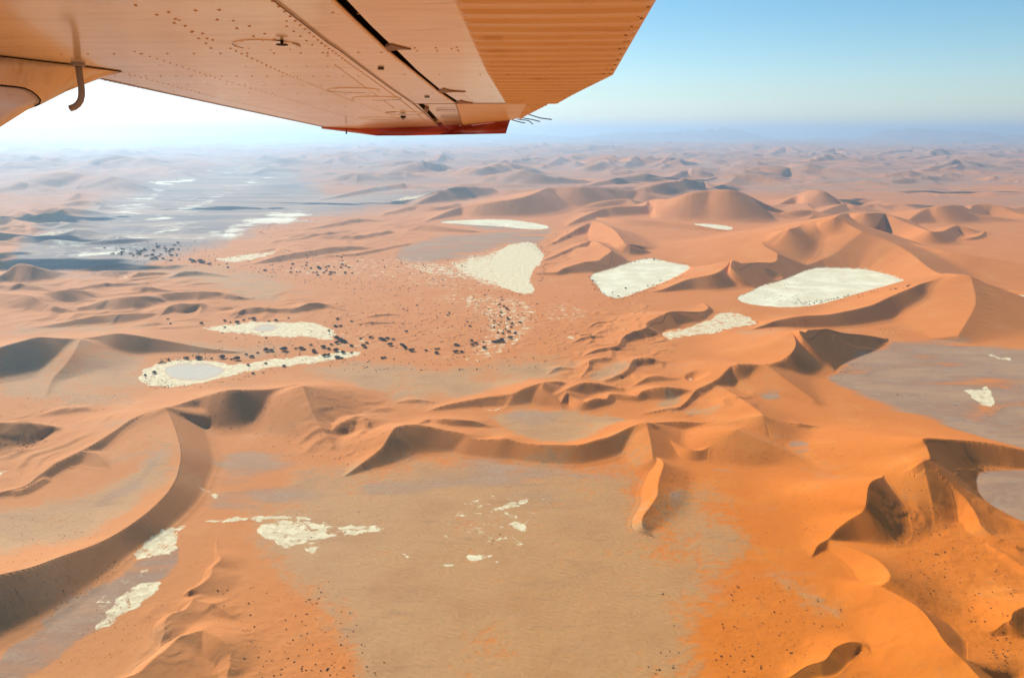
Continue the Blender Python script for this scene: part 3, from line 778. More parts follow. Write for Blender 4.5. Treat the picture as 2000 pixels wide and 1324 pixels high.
# ------------------------------------------------------------------ far mountains and clouds
def mountain(name, pts, depth, seed):
    # pts: photo x, pixels above the horizon line
    D = 55000.0
    xs = np.linspace(pts[0][0], pts[-1][0], 90)
    hs = np.interp(xs, [p[0] for p in pts], [p[1] for p in pts])
    hs = hs * (1 + .10 * fbm(xs / 18, xs * 0 + seed, seed, 4)) + .8 * fbm(xs / 7, xs * 0, seed + 2, 2) * (hs > 1)
    NW = 14; verts = []; faces = []
    for i, (x, h) in enumerate(zip(xs, hs)):
        d = ray(x, 262.0); k = D / math.hypot(d[0], d[1]); bx, by = d[0] * k, d[1] * k
        ztop = max(CAM_H + (h - 8.0) / FPX * D, 5)
        for j in range(NW):
            f = j / (NW - 1) * 2 - 1
            e = (1 - abs(f)) ** .8
            wig = 1 + .25 * float(vnoise(np.array(i / 4.0 + 9), np.array(j / 2.5), seed + 5)) * (abs(f) > .05)
            u = 1 + f * depth / D
            verts.append((bx * u, by * u, ztop * e * wig if 0 < j < NW - 1 else -20))
    for i in range(len(xs) - 1):
        for j in range(NW - 1):
            a = i * NW + j; faces.append((a, a + NW, a + NW + 1, a + 1))
    me = bpy.data.meshes.new(name); me.from_pydata(verts, [], faces); me.materials.append(MAT_ROCK)
    for p in me.polygons: p.use_smooth = True
    o = bpy.data.objects.new(name, me); COL.objects.link(o); o['kind'] = 'structure'
rk = NT("mountain_rock"); rn = rk.noise(rk.pos(), .0006, 6, .6)
rk.l(rk.mix(rk.step(rn, .35, .7), (.20, .13, .10), (.34, .22, .16)), rk.b.inputs['Base Color']); rk.b.inputs['Roughness'].default_value = .95
MAT_ROCK = rk.m
mountain("mountains", [(1120, 0), (1180, 8), (1290, 11), (1360, 16), (1430, 17), (1470, 8), (1500, 0)], 9000, 3)
mountain("mountains", [(1675, 0), (1705, 6), (1740, 14), (1800, 16), (1830, 15), (1850, 9), (1880, 12), (1930, 11), (1960, 5), (2040, 6), (2120, 0)], 9000, 5)
mountain("mountains", [(300, 0), (380, 3), (480, 5), (560, 9), (700, 6), (860, 4), (1000, 7), (1140, 0)], 12000, 7)
cm = NT("cloud_white"); cm.b.inputs['Base Color'].default_value = (.9, .9, .9, 1); cm.b.inputs['Roughness'].default_value = 1.0
cm.l(cm.bump(cm.noise(cm.pos(), .006, 6, .6), 60), cm.b.inputs['Normal'])
def cloud(px, py, L, Wd, ang, seed):
    # a flat cumulus whose shadow falls round the ground seen at px, py
    gx, gy = ground(px, py); zc = 3000.0; k = zc / math.tan(SUN_EL)
    cx, cy = gx - math.sin(SUN_AZ) * k, gy + math.cos(SUN_AZ) * k
    rnd = random.Random(seed); bm = bmesh.new()
    for i in range(int(6 + L / 120)):
        f = rnd.uniform(-1, 1); g = rnd.gauss(0, .3)
        r = rnd.uniform(.35, .75) * Wd * (1 - .6 * abs(f))
        x = f * L; y = g * Wd
        m4 = Matrix.Translation((cx + x * math.cos(ang) - y * math.sin(ang), cy + x * math.sin(ang) + y * math.cos(ang), zc + r * .15)) @ Matrix.Diagonal((r * rnd.uniform(1, 1.8), r, r * .45, 1))
        bmesh.ops.create_icosphere(bm, subdivisions=4, radius=1.0, matrix=m4)
    co_ = np.array([v.co[:] for v in bm.verts]); q = 170.0
    dz = fbm(co_[:, 0] / q + co_[:, 2] / q, co_[:, 1] / q, seed, 4)
    for v, d_ in zip(bm.verts, dz):
        v.co.z += d_ * 55; v.co.x += d_ * 70; v.co.y -= d_ * 60
        if v.co.z < zc - 25: v.co.z = zc - 25 + (v.co.z - zc + 25) * .15
    me = bpy.data.meshes.new("cloud"); bm.to_mesh(me); bm.free(); me.materials.append(cm.m)
    for p in me.polygons: p.use_smooth = True
    o = bpy.data.objects.new("cloud", me); COL.objects.link(o); o['kind'] = 'structure'
for a in ((90, 508, 420, 150, -.3, 1), (230, 522, 250, 110, 0, 2), (440, 408, 420, 130, .1, 3), (640, 398, 460, 110, -.05, 4), 
          (1300, 372, 620, 260, -.1, 6), (860, 392, 420, 260, .6, 7), (1790, 402, 520, 160, -.2, 8), (1890, 378, 620, 140, 0, 9), (60, 432, 500, 260, .3, 10), (1640, 392, 240, 160, .2, 11),
          (1240, 362, 500, 160, .1, 12), (20, 470, 400, 150, 0, 13), (160, 515, 380, 170, .2, 14), (1330, 358, 420, 200, 0, 18)):
    cloud(*a)

# ------------------------------------------------------------------ air
HZ = 1010.0
bm = bmesh.new(); bmesh.ops.create_cube(bm, size=1.0)
hz_me = bpy.data.meshes.new("haze"); bm.to_mesh(hz_me); bm.free()
haze = bpy.data.objects.new("haze", hz_me); COL.objects.link(haze)
haze.scale = (2.0e5, 2.0e5, HZ + 60); haze.location = (0, 0, (HZ - 60) / 2)
haze['kind'] = 'stuff'
ht = NT("air"); ht.t.nodes.remove(ht.b)
pv = ht.n('ShaderNodeVolumePrincipled')
pv.inputs['Color'].default_value = (.55, .79, 1.0, 1)
pv.inputs['Density'].default_value = 4.2e-5
pv.inputs['Anisotropy'].default_value = 0.6
ht.l(pv.outputs[0], ht.out.inputs['Volume'])
hz_me.materials.append(ht.m)
# ------------------------------------------------------------------ aircraft wing
WD = 0.335                                     # the wing's underside passes this far above the eye
def nrm(v): v = np.asarray(v, float); return v / np.linalg.norm(v)
Sc = nrm((65, 320, 1570)); Sc = np.array([Sc[0], Sc[1], -Sc[2]])      # spanwise (right, up, back)
Cc = nrm(np.array([1, 0, 0]) - Sc[0] * Sc)                             # chordwise, towards the trailing edge
Nc = np.cross(Cc, Sc)                                                  # up out of the wing
def c2w(v): return np.array([v[0], CP * -v[2] + SP * v[1], SP * v[2] + CP * v[1]])
Sw, Cw, Nw = c2w(Sc), c2w(Cc), c2w(Nc)
WM = Matrix(((Cw[0], Sw[0], Nw[0], 0), (Cw[1], Sw[1], Nw[1], 0), (Cw[2], Sw[2], Nw[2], 0), (0, 0, 0, 1)))
org = np.array([0, 0, CAM_H]) + Nw * WD
WM.translation = Vector(org)
def wp(px, py, off=0.0):
    """point of the wing, in wing coordinates (chord, span, height), seen at a photo pixel"""
    r = np.array([px - 1000.0, 662.0 - py, -FPX])
    t = (WD + off) / (r @ Nc)
    return Vector((t * (r @ Cc), t * (r @ Sc), off))
def wps(lst, off=0.0): return [wp(*p, off) for p in lst]
def at_depth(px, py, depth):
    """wing coordinates of the point at that distance along the view axis"""
    r = np.array([px - 1000.0, 662.0 - py, -FPX]) / FPX * depth
    return Vector((r @ Cc, r @ Sc, r @ Nc - WD))
def depth_of(px, py):
    r = np.array([px - 1000.0, 662.0 - py, -FPX]); return FPX * WD / (r @ Nc)

def tag(o, label=None, cat=None, group=None, kind=None):
    for k, v in (('label', label), ('category', cat), ('group', group), ('kind', kind)):
        if v: o[k] = v
    return o
def link(name, bm, mat, parent=None, smooth=False, matrix=None):
    me = bpy.data.meshes.new(name); bm.to_mesh(me); bm.free()
    for m in (mat if isinstance(mat, (list, tuple)) else [mat]): me.materials.append(m)
    if smooth:
        for p in me.polygons: p.use_smooth = True
    ob = bpy.data.objects.new(name, me); COL.objects.link(ob)
    if parent: ob.parent = parent
    return ob
def slab(bm, pts, t):
    """closed slab: polygon pts (at their own heights), thickness t upwards"""
    a = [bm.verts.new(p) for p in pts]; b = [bm.verts.new((p[0], p[1], p[2] + t)) for p in pts]
    f1 = bm.faces.new(a); f2 = bm.faces.new(b[::-1])
    n = len(pts)
    for i in range(n):
        bm.faces.new((a[i], b[i], b[(i + 1) % n], a[(i + 1) % n]))
    bmesh.ops.recalc_face_normals(bm, faces=bm.faces)
def tube(bm, pts, r, seg=12, cap=True, rr=None):
    rings = []
    for i, p in enumerate(pts):
        p = Vector(p)
        d = (Vector(pts[min(i + 1, len(pts) - 1)]) - Vector(pts[max(i - 1, 0)])).normalized()
        u = d.orthogonal().normalized() if i == 0 else (u - d * u.dot(d)).normalized()
        w = d.cross(u); q = rr[i] if rr else r
        rings.append([bm.verts.new(p + (u * math.cos(k * 2 * math.pi / seg) + w * math.sin(k * 2 * math.pi / seg)) * q) for k in range(seg)])
    for a, b in zip(rings, rings[1:]):
        for k in range(seg): bm.faces.new((a[k], a[(k + 1) % seg], b[(k + 1) % seg], b[k]))
    if cap: bm.faces.new(rings[0][::-1]); bm.faces.new(rings[-1])

def paint(name, col, rough=.20, dirt=.42, coat=.8, col2=None):
    t = NT(name); O = t.obj()
    a = t.noise(O, 3.0, 5, .6, .4); s = t.noise(t.obj((.9, 9, 3)), 2.2, 5, .6)
    sp = t.noise(O, 60, 3, .7)
    c = t.mix(t.math('MULTIPLY', t.step(s, .42, .75), dirt), col, col2 or tuple(x * y for x, y in zip(col, (.62, .45, .30))))
    c = t.mix(t.math('MULTIPLY', t.step(sp, .66, .74), .25), c, tuple(x * .45 for x in col))
    bl = t.noise(t.obj((.7, 2.2, 1)), 5.0, 7, .7, 1.2)
    c = t.mix(t.math('MULTIPLY', t.step(bl, .53, .70), dirt * 1.1), c, tuple(x * y for x, y in zip(col, (.55, .36, .20))))
    ch = t.noise(t.obj((1, 1, 1)), 34.0, 4, .6, .3)
    c = t.mix(t.math('MULTIPLY', t.step(ch, .70, .73), .5), c, tuple(x * .3 for x in col))
    t.l(c, t.b.inputs['Base Color'])
    t.l(t.math('ADD', rough, t.math('MULTIPLY', a, .22)), t.b.inputs['Roughness'])
    t.b.inputs['Coat Weight'].default_value = coat; t.b.inputs['Coat Roughness'].default_value = .12
    t.l(t.bump(t.noise(t.obj((1, 1, 1)), 2.2, 3, .5), .02, .8), t.b.inputs['Normal'])
    return t.m
M_WHITE = paint("cream_white_paint", (.74, .69, .60), col2=(.42, .27, .15))
M_FLAP = paint("yellowed_white_paint", (.72, .56, .36), .38, .35, .15)
M_RED = paint("red_paint", (.42, .035, .018), .25, .3, .6)
def plain(name, col, rough=.5, metal=0.0):
    t = NT(name)
    n = t.noise(t.obj(), 25, 4, .6)
    t.l(t.mix(t.math('MULTIPLY', n, .5), col, tuple(x * .6 for x in col)), t.b.inputs['Base Color'])
    t.b.inputs['Roughness'].default_value = rough; t.b.inputs['Metallic'].default_value = metal
    return t.m
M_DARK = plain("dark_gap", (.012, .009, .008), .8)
M_STEEL = plain("weathered_steel", (.30, .31, .34), .42, .25)
M_BROWN = plain("grimy_bracket", (.20, .10, .05), .5, .2)
M_STAIN = None
M_RIVET = plain("grimy_rivet", (.50, .33, .20), .45)

wing = bpy.data.objects.new("airplane_wing", None); COL.objects.link(wing)
wing.matrix_world = WM
wing.empty_display_size = .5
tag(wing, "cream white aircraft wing seen from below, with corrugated flap and red tip", "airplane wing")
TH = 0.004
# outline pieces, photo pixels on the underside plane
LE = [(-420, 27), (-250, 57), (-60, 98), (60, 124), (204, 156), (330, 184), (452, 210), (560, 233), (640, 250)]
LAP = [(-150, -430), (350, -125), (530, 0), (640, 85), (663, 100), (700, 128), (760, 172), (806, 203), (859, 248)]
TIPL = [(640, 250), (700, 252.5), (780, 251), (859, 248)]
GAPA = [(450, -190), (652, 0), (700, 46), (754, 96), (761, 102), (813, 144), (859, 181), (892, 203)]      # forward lip of the gap
GAPB = [(495, -190), (677, 0), (722, 48), (768, 92), (777, 100), (815, 138), (863, 178), (899, 201)]       # aft lip
COR_L = [(835, -100), (887, 0), (904, 38), (929, 94), (950, 140), (972, 176), (988, 202)]
TE = [(1390, -190), (1340, -100), (1282, 0), (1240, 72), (1197, 147)]

def nose_profile(o):
    """nose and upper surface ordinates behind the leading edge, (chord offset, height)"""
    return o
bm = bmesh.new()
under = wps(LE) + wps(TIPL[1:]) + wps(LAP[::-1][1:])
slab(bm, under, TH)
# riveted lap edge: the forward skin overlaps the aft one
p1 = link("lower_skin", bm, M_WHITE, wing)
bm = bmesh.new()
slab(bm, wps(LAP, .003)[:] + wps([(822, 205)], .003) + [], TH) if False else None
aft = wps(LAP[:7], .0032) + wps([(806, 203.3), (895, 203.3)], .0032) + wps(GAPA[::-1], .0032)
slab(bm, aft, TH)
p2 = link("aft_skin", bm, M_WHITE, wing); p2['label'] = "lower skin strip between rivet lap and flap gap"
bm = bmesh.new()
slab(bm, wps([(806, 203.8), (816, 203.8), (824, 212), (859, 248), (859.5, 248)], .0032), TH)
link("tip_skin", bm, M_WHITE, wing); bm = bmesh.new()
slab(bm, wps([(828, 203.8), (890, 203.8), (904, 247.5), (869, 248)], .0032), TH)
link("tip_skin", bm, M_WHITE, wing)
# flap leading skin and corrugated flap
bm = bmesh.new(); slab(bm, wps(GAPB, -.004) + wps([(920, 202.5), (960, 202.5)], -.004) + wps(COR_L[::-1], -.004), TH)
link("flap_leading_skin", bm, M_WHITE, wing)
def corrugated(poly_l, poly_r, name, depth, n_b, s_list, off):
    """sheet between a left and a right edge, beaded along the chord"""
    L = wps(poly_l, off); Rr = wps(poly_r, off)
    def edge(E, s):
        ys = [p[1] for p in E]; xs = [p[0] for p in E]
        return float(np.interp(s, ys, xs))
    bm = bmesh.new(); rows = []
    S = s_list; NX = 26
    for s, z in S:
        xl, xr = edge(L, s), edge(Rr, s)
        row = []
        for k in range(NX + 1):
            f = k / NX
            e = min(1, f / .04, (1 - f) / .05)
            e = e * e * (3 - 2 * e)
            row.append(bm.verts.new((xl + (xr - xl) * f, s + .010 * math.sin(f * 3.14), off - z * depth * e)))
        rows.append(row)
    for a, b in zip(rows, rows[1:]):
        for k in range(NX): bm.faces.new((a[k], b[k], b[k + 1], a[k + 1]))
    top = []
    for row in (rows):
        top.append([bm.verts.new((v.co.x, v.co.y, off + TH)) for v in (row[0], row[-1])])
    for i in range(len(rows) - 1):
        bm.faces.new((top[i][0], top[i][1], top[i + 1][1], top[i + 1][0]))
        bm.faces.new((rows[i][0], top[i][0], top[i + 1][0], rows[i + 1][0]))
        bm.faces.new((rows[i][-1], rows[i + 1][-1], top[i + 1][1], top[i][1]))
    bm.faces.new([v for v in rows[0]] + [top[0][1], top[0][0]])
    bm.faces.new([v for v in rows[-1]][::-1] + [top[-1][0], top[-1][1]])
    bmesh.ops.recalc_face_normals(bm, faces=bm.faces)
    return link(name, bm, M_FLAP, wing, smooth=False)
s_a = wp(887, 0)[1]; pitch = (wp(929, 94.5)[1] - wp(887, 0)[1]) / 5.75
prof = [(0, 0), (.06, .9), (.12, 1.0), (.22, .92), (.45, .62), (.7, .28), (.92, .02)]
s = wp(887, 15.7)[1] - 9 * pitch; sl = []
s_end = wp(988, 201.5)[1]; s0 = s
while s < s_end - .001:
    for f, z in prof:
        if s + f * pitch < s_end: sl.append((s + f * pitch, z))
    s += pitch
fl = corrugated(COR_L, TE + [(1150, 170), (1120, 185), (1093, 200), (1088, 202)], "flap", .0075, 0, sl, -.004)
for p in fl.data.polygons: p.use_smooth = False
# aileron: smooth forward panel and finely beaded aft part
bm = bmesh.new(); slab(bm, wps([(890, 203.5), (988, 203), (1030, 202.6), (1016, 230), (995, 236), (960, 240), (904, 247.3)], -.004), TH)
link("aileron", bm, M_FLAP, wing)
sl2 = []; s = wp(1000, 203)[1]; e2 = wp(1016, 230.5)[1]; pit2 = pitch * .9
while s < e2:
    for f, z in prof:
        if s + f * pit2 < e2: sl2.append((s + f * pit2, z))
    s += pit2
al = corrugated([(1029, 202.6), (1022, 215), (1014, 231)], [(1079, 200), (1045, 217), (1017, 231)], "aileron_skin", .005, 0, sl2, -.005)
# black plates above the gaps, painting in the shade of the wing's inside
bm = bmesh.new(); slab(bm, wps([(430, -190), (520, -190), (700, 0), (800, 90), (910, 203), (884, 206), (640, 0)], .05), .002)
link("gap_shade", bm, M_DARK, wing); bm = bmesh.new()
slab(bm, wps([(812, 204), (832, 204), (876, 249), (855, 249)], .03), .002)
link("gap_shade", bm, M_DARK, wing)
bm = bmesh.new()
ribbon_later = [wp(*q) + Vector((-.003, 0, -.001)) for q in GAPA]
bm.free()
# nose and upper surface, one airfoil shell lofted along the span
stations = [(-420, 27, 1390, -190), (-60, 98, 1282, 0), (204, 156, 1197, 147), (452, 210, 1093, 199), (640, 250, 1000, 235.5)]
bm = bmesh.new(); rows = []
for lx, ly, tx, ty in stations:
    A, B = wp(lx, ly), wp(tx, ty, -.004)
    ch = B[0] - A[0]; th = .115 * ch
    row = []
    nose = [(0.0, -.0005), (-.022, .002), (-.044, .008), (-.060, .018), (-.066, .032), (-.056, .052), (-.028, .072)]
    for dx, dz in nose: row.append(Vector((A[0] + dx * ch, A[1], dz * ch * 1.0)))
    for f in (.05, .12, .2, .3, .42, .55, .7, .85, 1.0):
        z = th * (math.sqrt(f) * 1.35 * (1 - f) + .58 * (1 - f) * (f > 0)) * 1.15 + .004
        z = max(z, .072 * ch * (1 - f) ** .5) + (.0 if f < 1 else .002)
        y = A[1] + (B[1] - A[1]) * f
        row.append(Vector((A[0] + ch * f, y, z)))
    rows.append([bm.verts.new(p) for p in row])
for a, b in zip(rows, rows[1:]):
    for k in range(len(a) - 1): bm.faces.new((a[k], a[k + 1], b[k + 1], b[k]))
bm.faces.new(rows[0]); bm.faces.new(rows[-1][::-1])
bmesh.ops.recalc_face_normals(bm, faces=bm.faces)
link("upper_skin", bm, M_WHITE, wing, smooth=True)
# red wing tip, a drooped hollow cap
topl = [(628, 251.5), (640, 250.5), (700, 253), (780, 251.4), (859, 248.6), (904, 247.8), (960, 240.5), (996, 235.4)]
botl = [(628, 252), (640, 253.5), (700, 261), (735, 265.5), (790, 265.5), (860, 264), (930, 262.5), (988, 261.2)]
bm = bmesh.new(); R_ = []
for (a, b), (c, d) in zip(topl, botl):
    P = wp(a, b, -.005); dp = depth_of(a, b)
    Q = at_depth(c, d, dp * 1.0)
    Q2 = Q + Vector((0, .05, .02)); P2 = P + Vector((0, .16, .05)); P3 = P + Vector((0, .0, .05))
    R_.append([bm.verts.new(x) for x in (P, (P + Q) / 2 + Vector((0, -.004, 0)), Q, Q2, P2, P3)])
for a, b in zip(R_, R_[1:]):
    for k in range(6): bm.faces.new((a[k], a[(k + 1) % 6], b[(k + 1) % 6], b[k]))
bm.faces.new(R_[0]); bm.faces.new(R_[-1][::-1])
bmesh.ops.recalc_face_normals(bm, faces=bm.faces)
tipo = link("wingtip", bm, M_RED, wing, smooth=True); tipo['label'] = "red drooped wing tip"

# rivets: low domes gathered into the skin they sit on
rv = bmesh.new()
def dome(bm, p, r):
    r = r * .92
    top = bm.verts.new(p + Vector((0, 0, -r * .55)))
    a = [bm.verts.new(p + Vector((math.cos(k * math.pi / 4) * r, math.sin(k * math.pi / 4) * r, 0))) for k in range(8)]
    b = [bm.verts.new(p + Vector((math.cos(k * math.pi / 4) * r * .7, math.sin(k * math.pi / 4) * r * .7, -r * .4))) for k in range(8)]
    for k in range(8):
        j = (k + 1) % 8
        bm.faces.new((a[k], b[k], b[j], a[j])); bm.faces.new((b[k], top, b[j]))
def rivet_row(a, b, step, r=.0042, off=0.0, skip=0.0, jit=.0):
    A, B = wp(*a, off), wp(*b, off); L = (B - A).length; n = max(int(L / step), 1)
    for i in range(n + 1):
        if random.random() < skip: continue
        dome(rv, A + (B - A) * (i / n) + Vector((random.gauss(0, jit), random.gauss(0, jit), 0)), r)
random.seed(4)
rivet_row((505, -20), (628, 85), .05); rivet_row((628, 85), (792, 203), .045); rivet_row((792, 203), (842, 246), .05)
rivet_row((560, 52), (640, 110), .06, .004, 0, .3); rivet_row((655, 128), (770, 212), .045, .0038)
rivet_row((120, 106.5), (640, 104), .075); rivet_row((225, 149), (700, 149.5), .05, .0038)
rivet_row((263, 101), (430, 155), .045, .0036); rivet_row((430, 155), (700, 235), .06, .0034)
rivet_row((450, 95), (560, 146), .045); rivet_row((560, 146), (690, 198), .04, .0036); rivet_row((690, 198), (800, 238), .05, .0034)
rivet_row((240, 142), (420, 190), .045, .0034); rivet_row((420, 190), (640, 240), .055, .0032)
rivet_row((340, 180), (720, 185), .09, .0034); rivet_row((520, 210), (800, 208), .08, .0034); rivet_row((600, 228), (820, 226), .08, .003); rivet_row((640, 240), (840, 238), .08, .003)
rivet_row((206, 157), (636, 249), .034, .0048)
for a, b in (((266, 10), (400, 75)), ((290, 5), (420, 95)), ((318, 22), (455, 100)), ((380, 20), (500, 72)), ((430, 20), (560, 90))):
    rivet_row(a, b, .085, .0046, 0, .15, .004)
for c, q in (((700, 27), 1), ((650, 25), 1), ((700, 103), 1), ((745, 103), 1), ((790, 146), 1), ((845, 181), 1), ((800, 182), 1)):
    dome(rv, wp(*c, .0032), .004)
for a in ((810, 94), (815, 100), (851, 94), (854, 100), (892, 93), (895, 99), (905, 13), (910, 33), (917, 50), (924, 66), (931, 83), (882, 96)):
    dome(rv, wp(*a, -.004), .0038)
rivet_row((700, 20), (850, 22), .06, .003, .0032); rivet_row((350, 40), (560, 42), .08, .0036); rivet_row((480, 130), (640, 131), .06, .003); rivet_row((330, 165), (700, 168), .07, .003); rivet_row((858, 146), (938, 146), .12, .0034, -.004); rivet_row((880, 171), (960, 170), .09, .003, -.004); rivet_row((903, 182), (925, 200), .05, .0026, -.004)
tag(link("rivets", rv, M_RIVET, p1, smooth=True), kind="stuff")
rv = bmesh.new()
TEr = [(1282, 0), (1240, 72), (1197, 147)]
for a, b in zip(TEr, TEr[1:]):
    rivet_row((a[0] - 9, a[1] + 1), (b[0] - 8, b[1] + 1), .055, .0046, -.0045); rivet_row((a[0] - 20, a[1] + 9), (b[0] - 18, b[1] - 3), .055, .0046, -.0045)
rivet_row((1186, 148), (1093, 196), .06, .0036, -.0045)
for i in range(17):
    s_ = sl[0][0] + i * pitch + pitch * 1.2
    x = float(np.interp(s_, [wp(*q)[1] for q in COR_L], [wp(*q)[0] for q in COR_L]))
    dome(rv, Vector((x + .012, s_, -.0075)), .003)
for q in ((1012, 91), (1092, 89), (993, 146), (1024, 145), (1061, 142), (1085, 141), (1115, 141)): dome(rv, wp(*q, -.008), .003)
tag(link("rivets", rv, M_BROWN, fl, smooth=True), kind="stuff")

# lap seams drawn by thin raised edges
def strip(bm, pts, w, off, t=.0015):
    """one continuous raised ribbon along photo pixels"""
    ribbon(bm, [wp(*p, off) for p in pts], w, t)
def ribbon(bm, P, w, t, closed=False):
    n = len(P); rows = []
    for i in range(n):
        a = P[(i - 1) % n] if (closed or i) else P[0]; b = P[(i + 1) % n] if (closed or i < n - 1) else P[-1]
        d = (b - a).normalized(); q = Vector((-d.y, d.x, 0)) * w / 2
        rows.append([bm.verts.new(v) for v in (P[i] - q, P[i] + q, P[i] + q + Vector((0, 0, t)), P[i] - q + Vector((0, 0, t)))])
    pairs = list(zip(rows, rows[1:])) + ([(rows[-1], rows[0])] if closed else [])
    for a, b in pairs:
        for k in range(4): bm.faces.new((a[k], a[(k + 1) % 4], b[(k + 1) % 4], b[k]))
    if not closed: bm.faces.new(rows[0][::-1]); bm.faces.new(rows[-1])
    bmesh.ops.recalc_face_normals(bm, faces=bm.faces)
bm = bmesh.new(); strip(bm, LAP[1:], .0022, -.0016); link("lap_seam", bm, M_BROWN, wing)
for pts_, w_, o_ in (([(806, 203.4), (892, 203.2), (988, 202.6), (1079, 201)], .0035, -.0062), ([(890, 203.5), (904, 247)], .003, -.0062), (LE[2:], .0030, -.0018)):
    bm = bmesh.new(); strip(bm, pts_, w_, o_); link("skin_seam", bm, M_BROWN, wing)
bm = bmesh.new(); ribbon(bm, ribbon_later, .008, .003); link("gap_lip", bm, M_FLAP, wing)
# round inspection covers with their screws
def cover(cx, cy, rx, ry_m, arcs):
    c = wp(cx, cy); rxm = (wp(cx + rx, cy) - c).length
    bm = bmesh.new(); N = 40
    a = [bm.verts.new(c + Vector((math.cos(k * 2 * math.pi / N) * rxm, math.sin(k * 2 * math.pi / N) * ry_m, -.0022))) for k in range(N)]
    b = [bm.verts.new(c + Vector((math.cos(k * 2 * math.pi / N) * rxm * 1.01, math.sin(k * 2 * math.pi / N) * ry_m * 1.01, 0))) for k in range(N)]
    bm.faces.new(a[::-1])
    for k in range(N): bm.faces.new((a[k], a[(k + 1) % N], b[(k + 1) % N], b[k]))
    bmesh.ops.recalc_face_normals(bm, faces=bm.faces)
    for k in range(8):
        t = k * math.pi / 4 + .2
        dome(bm, c + Vector((math.cos(t) * rxm * .9, math.sin(t) * ry_m * .9, -.0022)), .0036)
    o = link("inspection_cover", bm, M_WHITE, wing)
    for l, h in arcs:
        m = max(int((h - l) * N), 3)
        pts_ = [c + Vector((math.cos((l + (h - l) * k / m) * 2 * math.pi) * rxm, math.sin((l + (h - l) * k / m) * 2 * math.pi) * ry_m, -.0030)) for k in range(m + 1)]
        bm = bmesh.new(); ribbon(bm, pts_, .0028, .001); link("cover_edge", bm, M_BROWN, o)
ALL = [(0, 1)]
cover(521, 88, 63, .085, [(.43, .57), (.94, 1), (0, .05)])
cover(690, 176, 52, .085, [(.2, .5)]); cover(735, 192, 48, .085, [(.02, .3), (.45, .5)])
cover(790, 221, 36, .09, [(.05, .45), (.5, .7)]); cover(740, 231, 40, .09, [(0, .45)])
# hinge arms across the gap
for pts in ([(752, 94), (764, 88), (778, 92), (803, 98), (778, 98), (758, 102)], [(856, 179), (866, 174), (880, 178), (910, 180.5), (880, 181), (860, 183)], [(889, 202), (900, 197), (910, 200), (924, 202.4), (905, 203.4)], [(829, 212), (838, 214), (834, 221), (829, 220)]):
    bm = bmesh.new(); slab(bm, wps(pts, -.007), .008)
    link("hinge_arm", bm, M_BROWN, wing)
# small dark fittings
for pts in ([(738, 134), (750, 134), (750, 137), (738, 137)], [(829, 190), (839, 190), (839, 191.5), (829, 191.5)]):
    bm = bmesh.new(); slab(bm, wps(pts, -.001), .002); link("drain_slot", bm, M_DARK, wing)
for i, (x0, x1, y) in enumerate(((853, 893, 217.5), (862, 897, 230), (868, 900, 240.5))):
    bm = bmesh.new(); strip(bm, [(x1 - 2, y - 2.8), (x0 + 4, y - 2.2), (x0, y - .8), (x0 + 3, y + .2), (x1, y + .6)], .006, -.003)
    link("hinge_slot", bm, M_BROWN, wing)
bm = bmesh.new(); strip(bm, [(787, 230), (787, 234)], .01, -.02); strip(bm, [(783, 230.6), (792, 231)], .01, -.02, .012); link("tiedown_ring", bm, M_DARK, wing)
# mushroom shaped drain on its stem
c = wp(550.5, 79)
bm = bmesh.new(); tube(bm, [c, c + Vector((0, 0, -.010))], .004, 10)
tube(bm, [c + Vector((0, 0, -.009)), c + Vector((0, 0, -.010)), c + Vector((0, 0, -.012)), c + Vector((0, 0, -.013))], .02, 24, True, [.009, .015, .015, .008])
link("fuel_drain", bm, M_DARK, wing, smooth=False)
# static wicks behind the aileron
for a, m_, b in (((1030, 223), (1055, 231), (1078, 234)), ((1018, 230.5), (1040, 234), (1055, 238)), ((1010, 233), (1032, 236), (1041, 243)), ((1000, 234.5), (1016, 239), (1026, 241))):
    bm = bmesh.new(); dp = depth_of(*a)
    tube(bm, [at_depth(*a, dp), at_depth(*m_, dp), at_depth(*b, dp)], .0028, 8)
    link("static_wick", bm, M_DARK, wing, smooth=True)
bm = bmesh.new(); tube(bm, [at_depth(677, 252, 5.6), at_depth(676.5, 262, 5.6)], .003, 8, True, [.002, .006]); link("tip_drain", bm, M_DARK, wing)
bm = bmesh.new(); tube(bm, [at_depth(1112, 183, 3.2), at_depth(1116, 184, 3.2)], .004, 8)
bm.free()

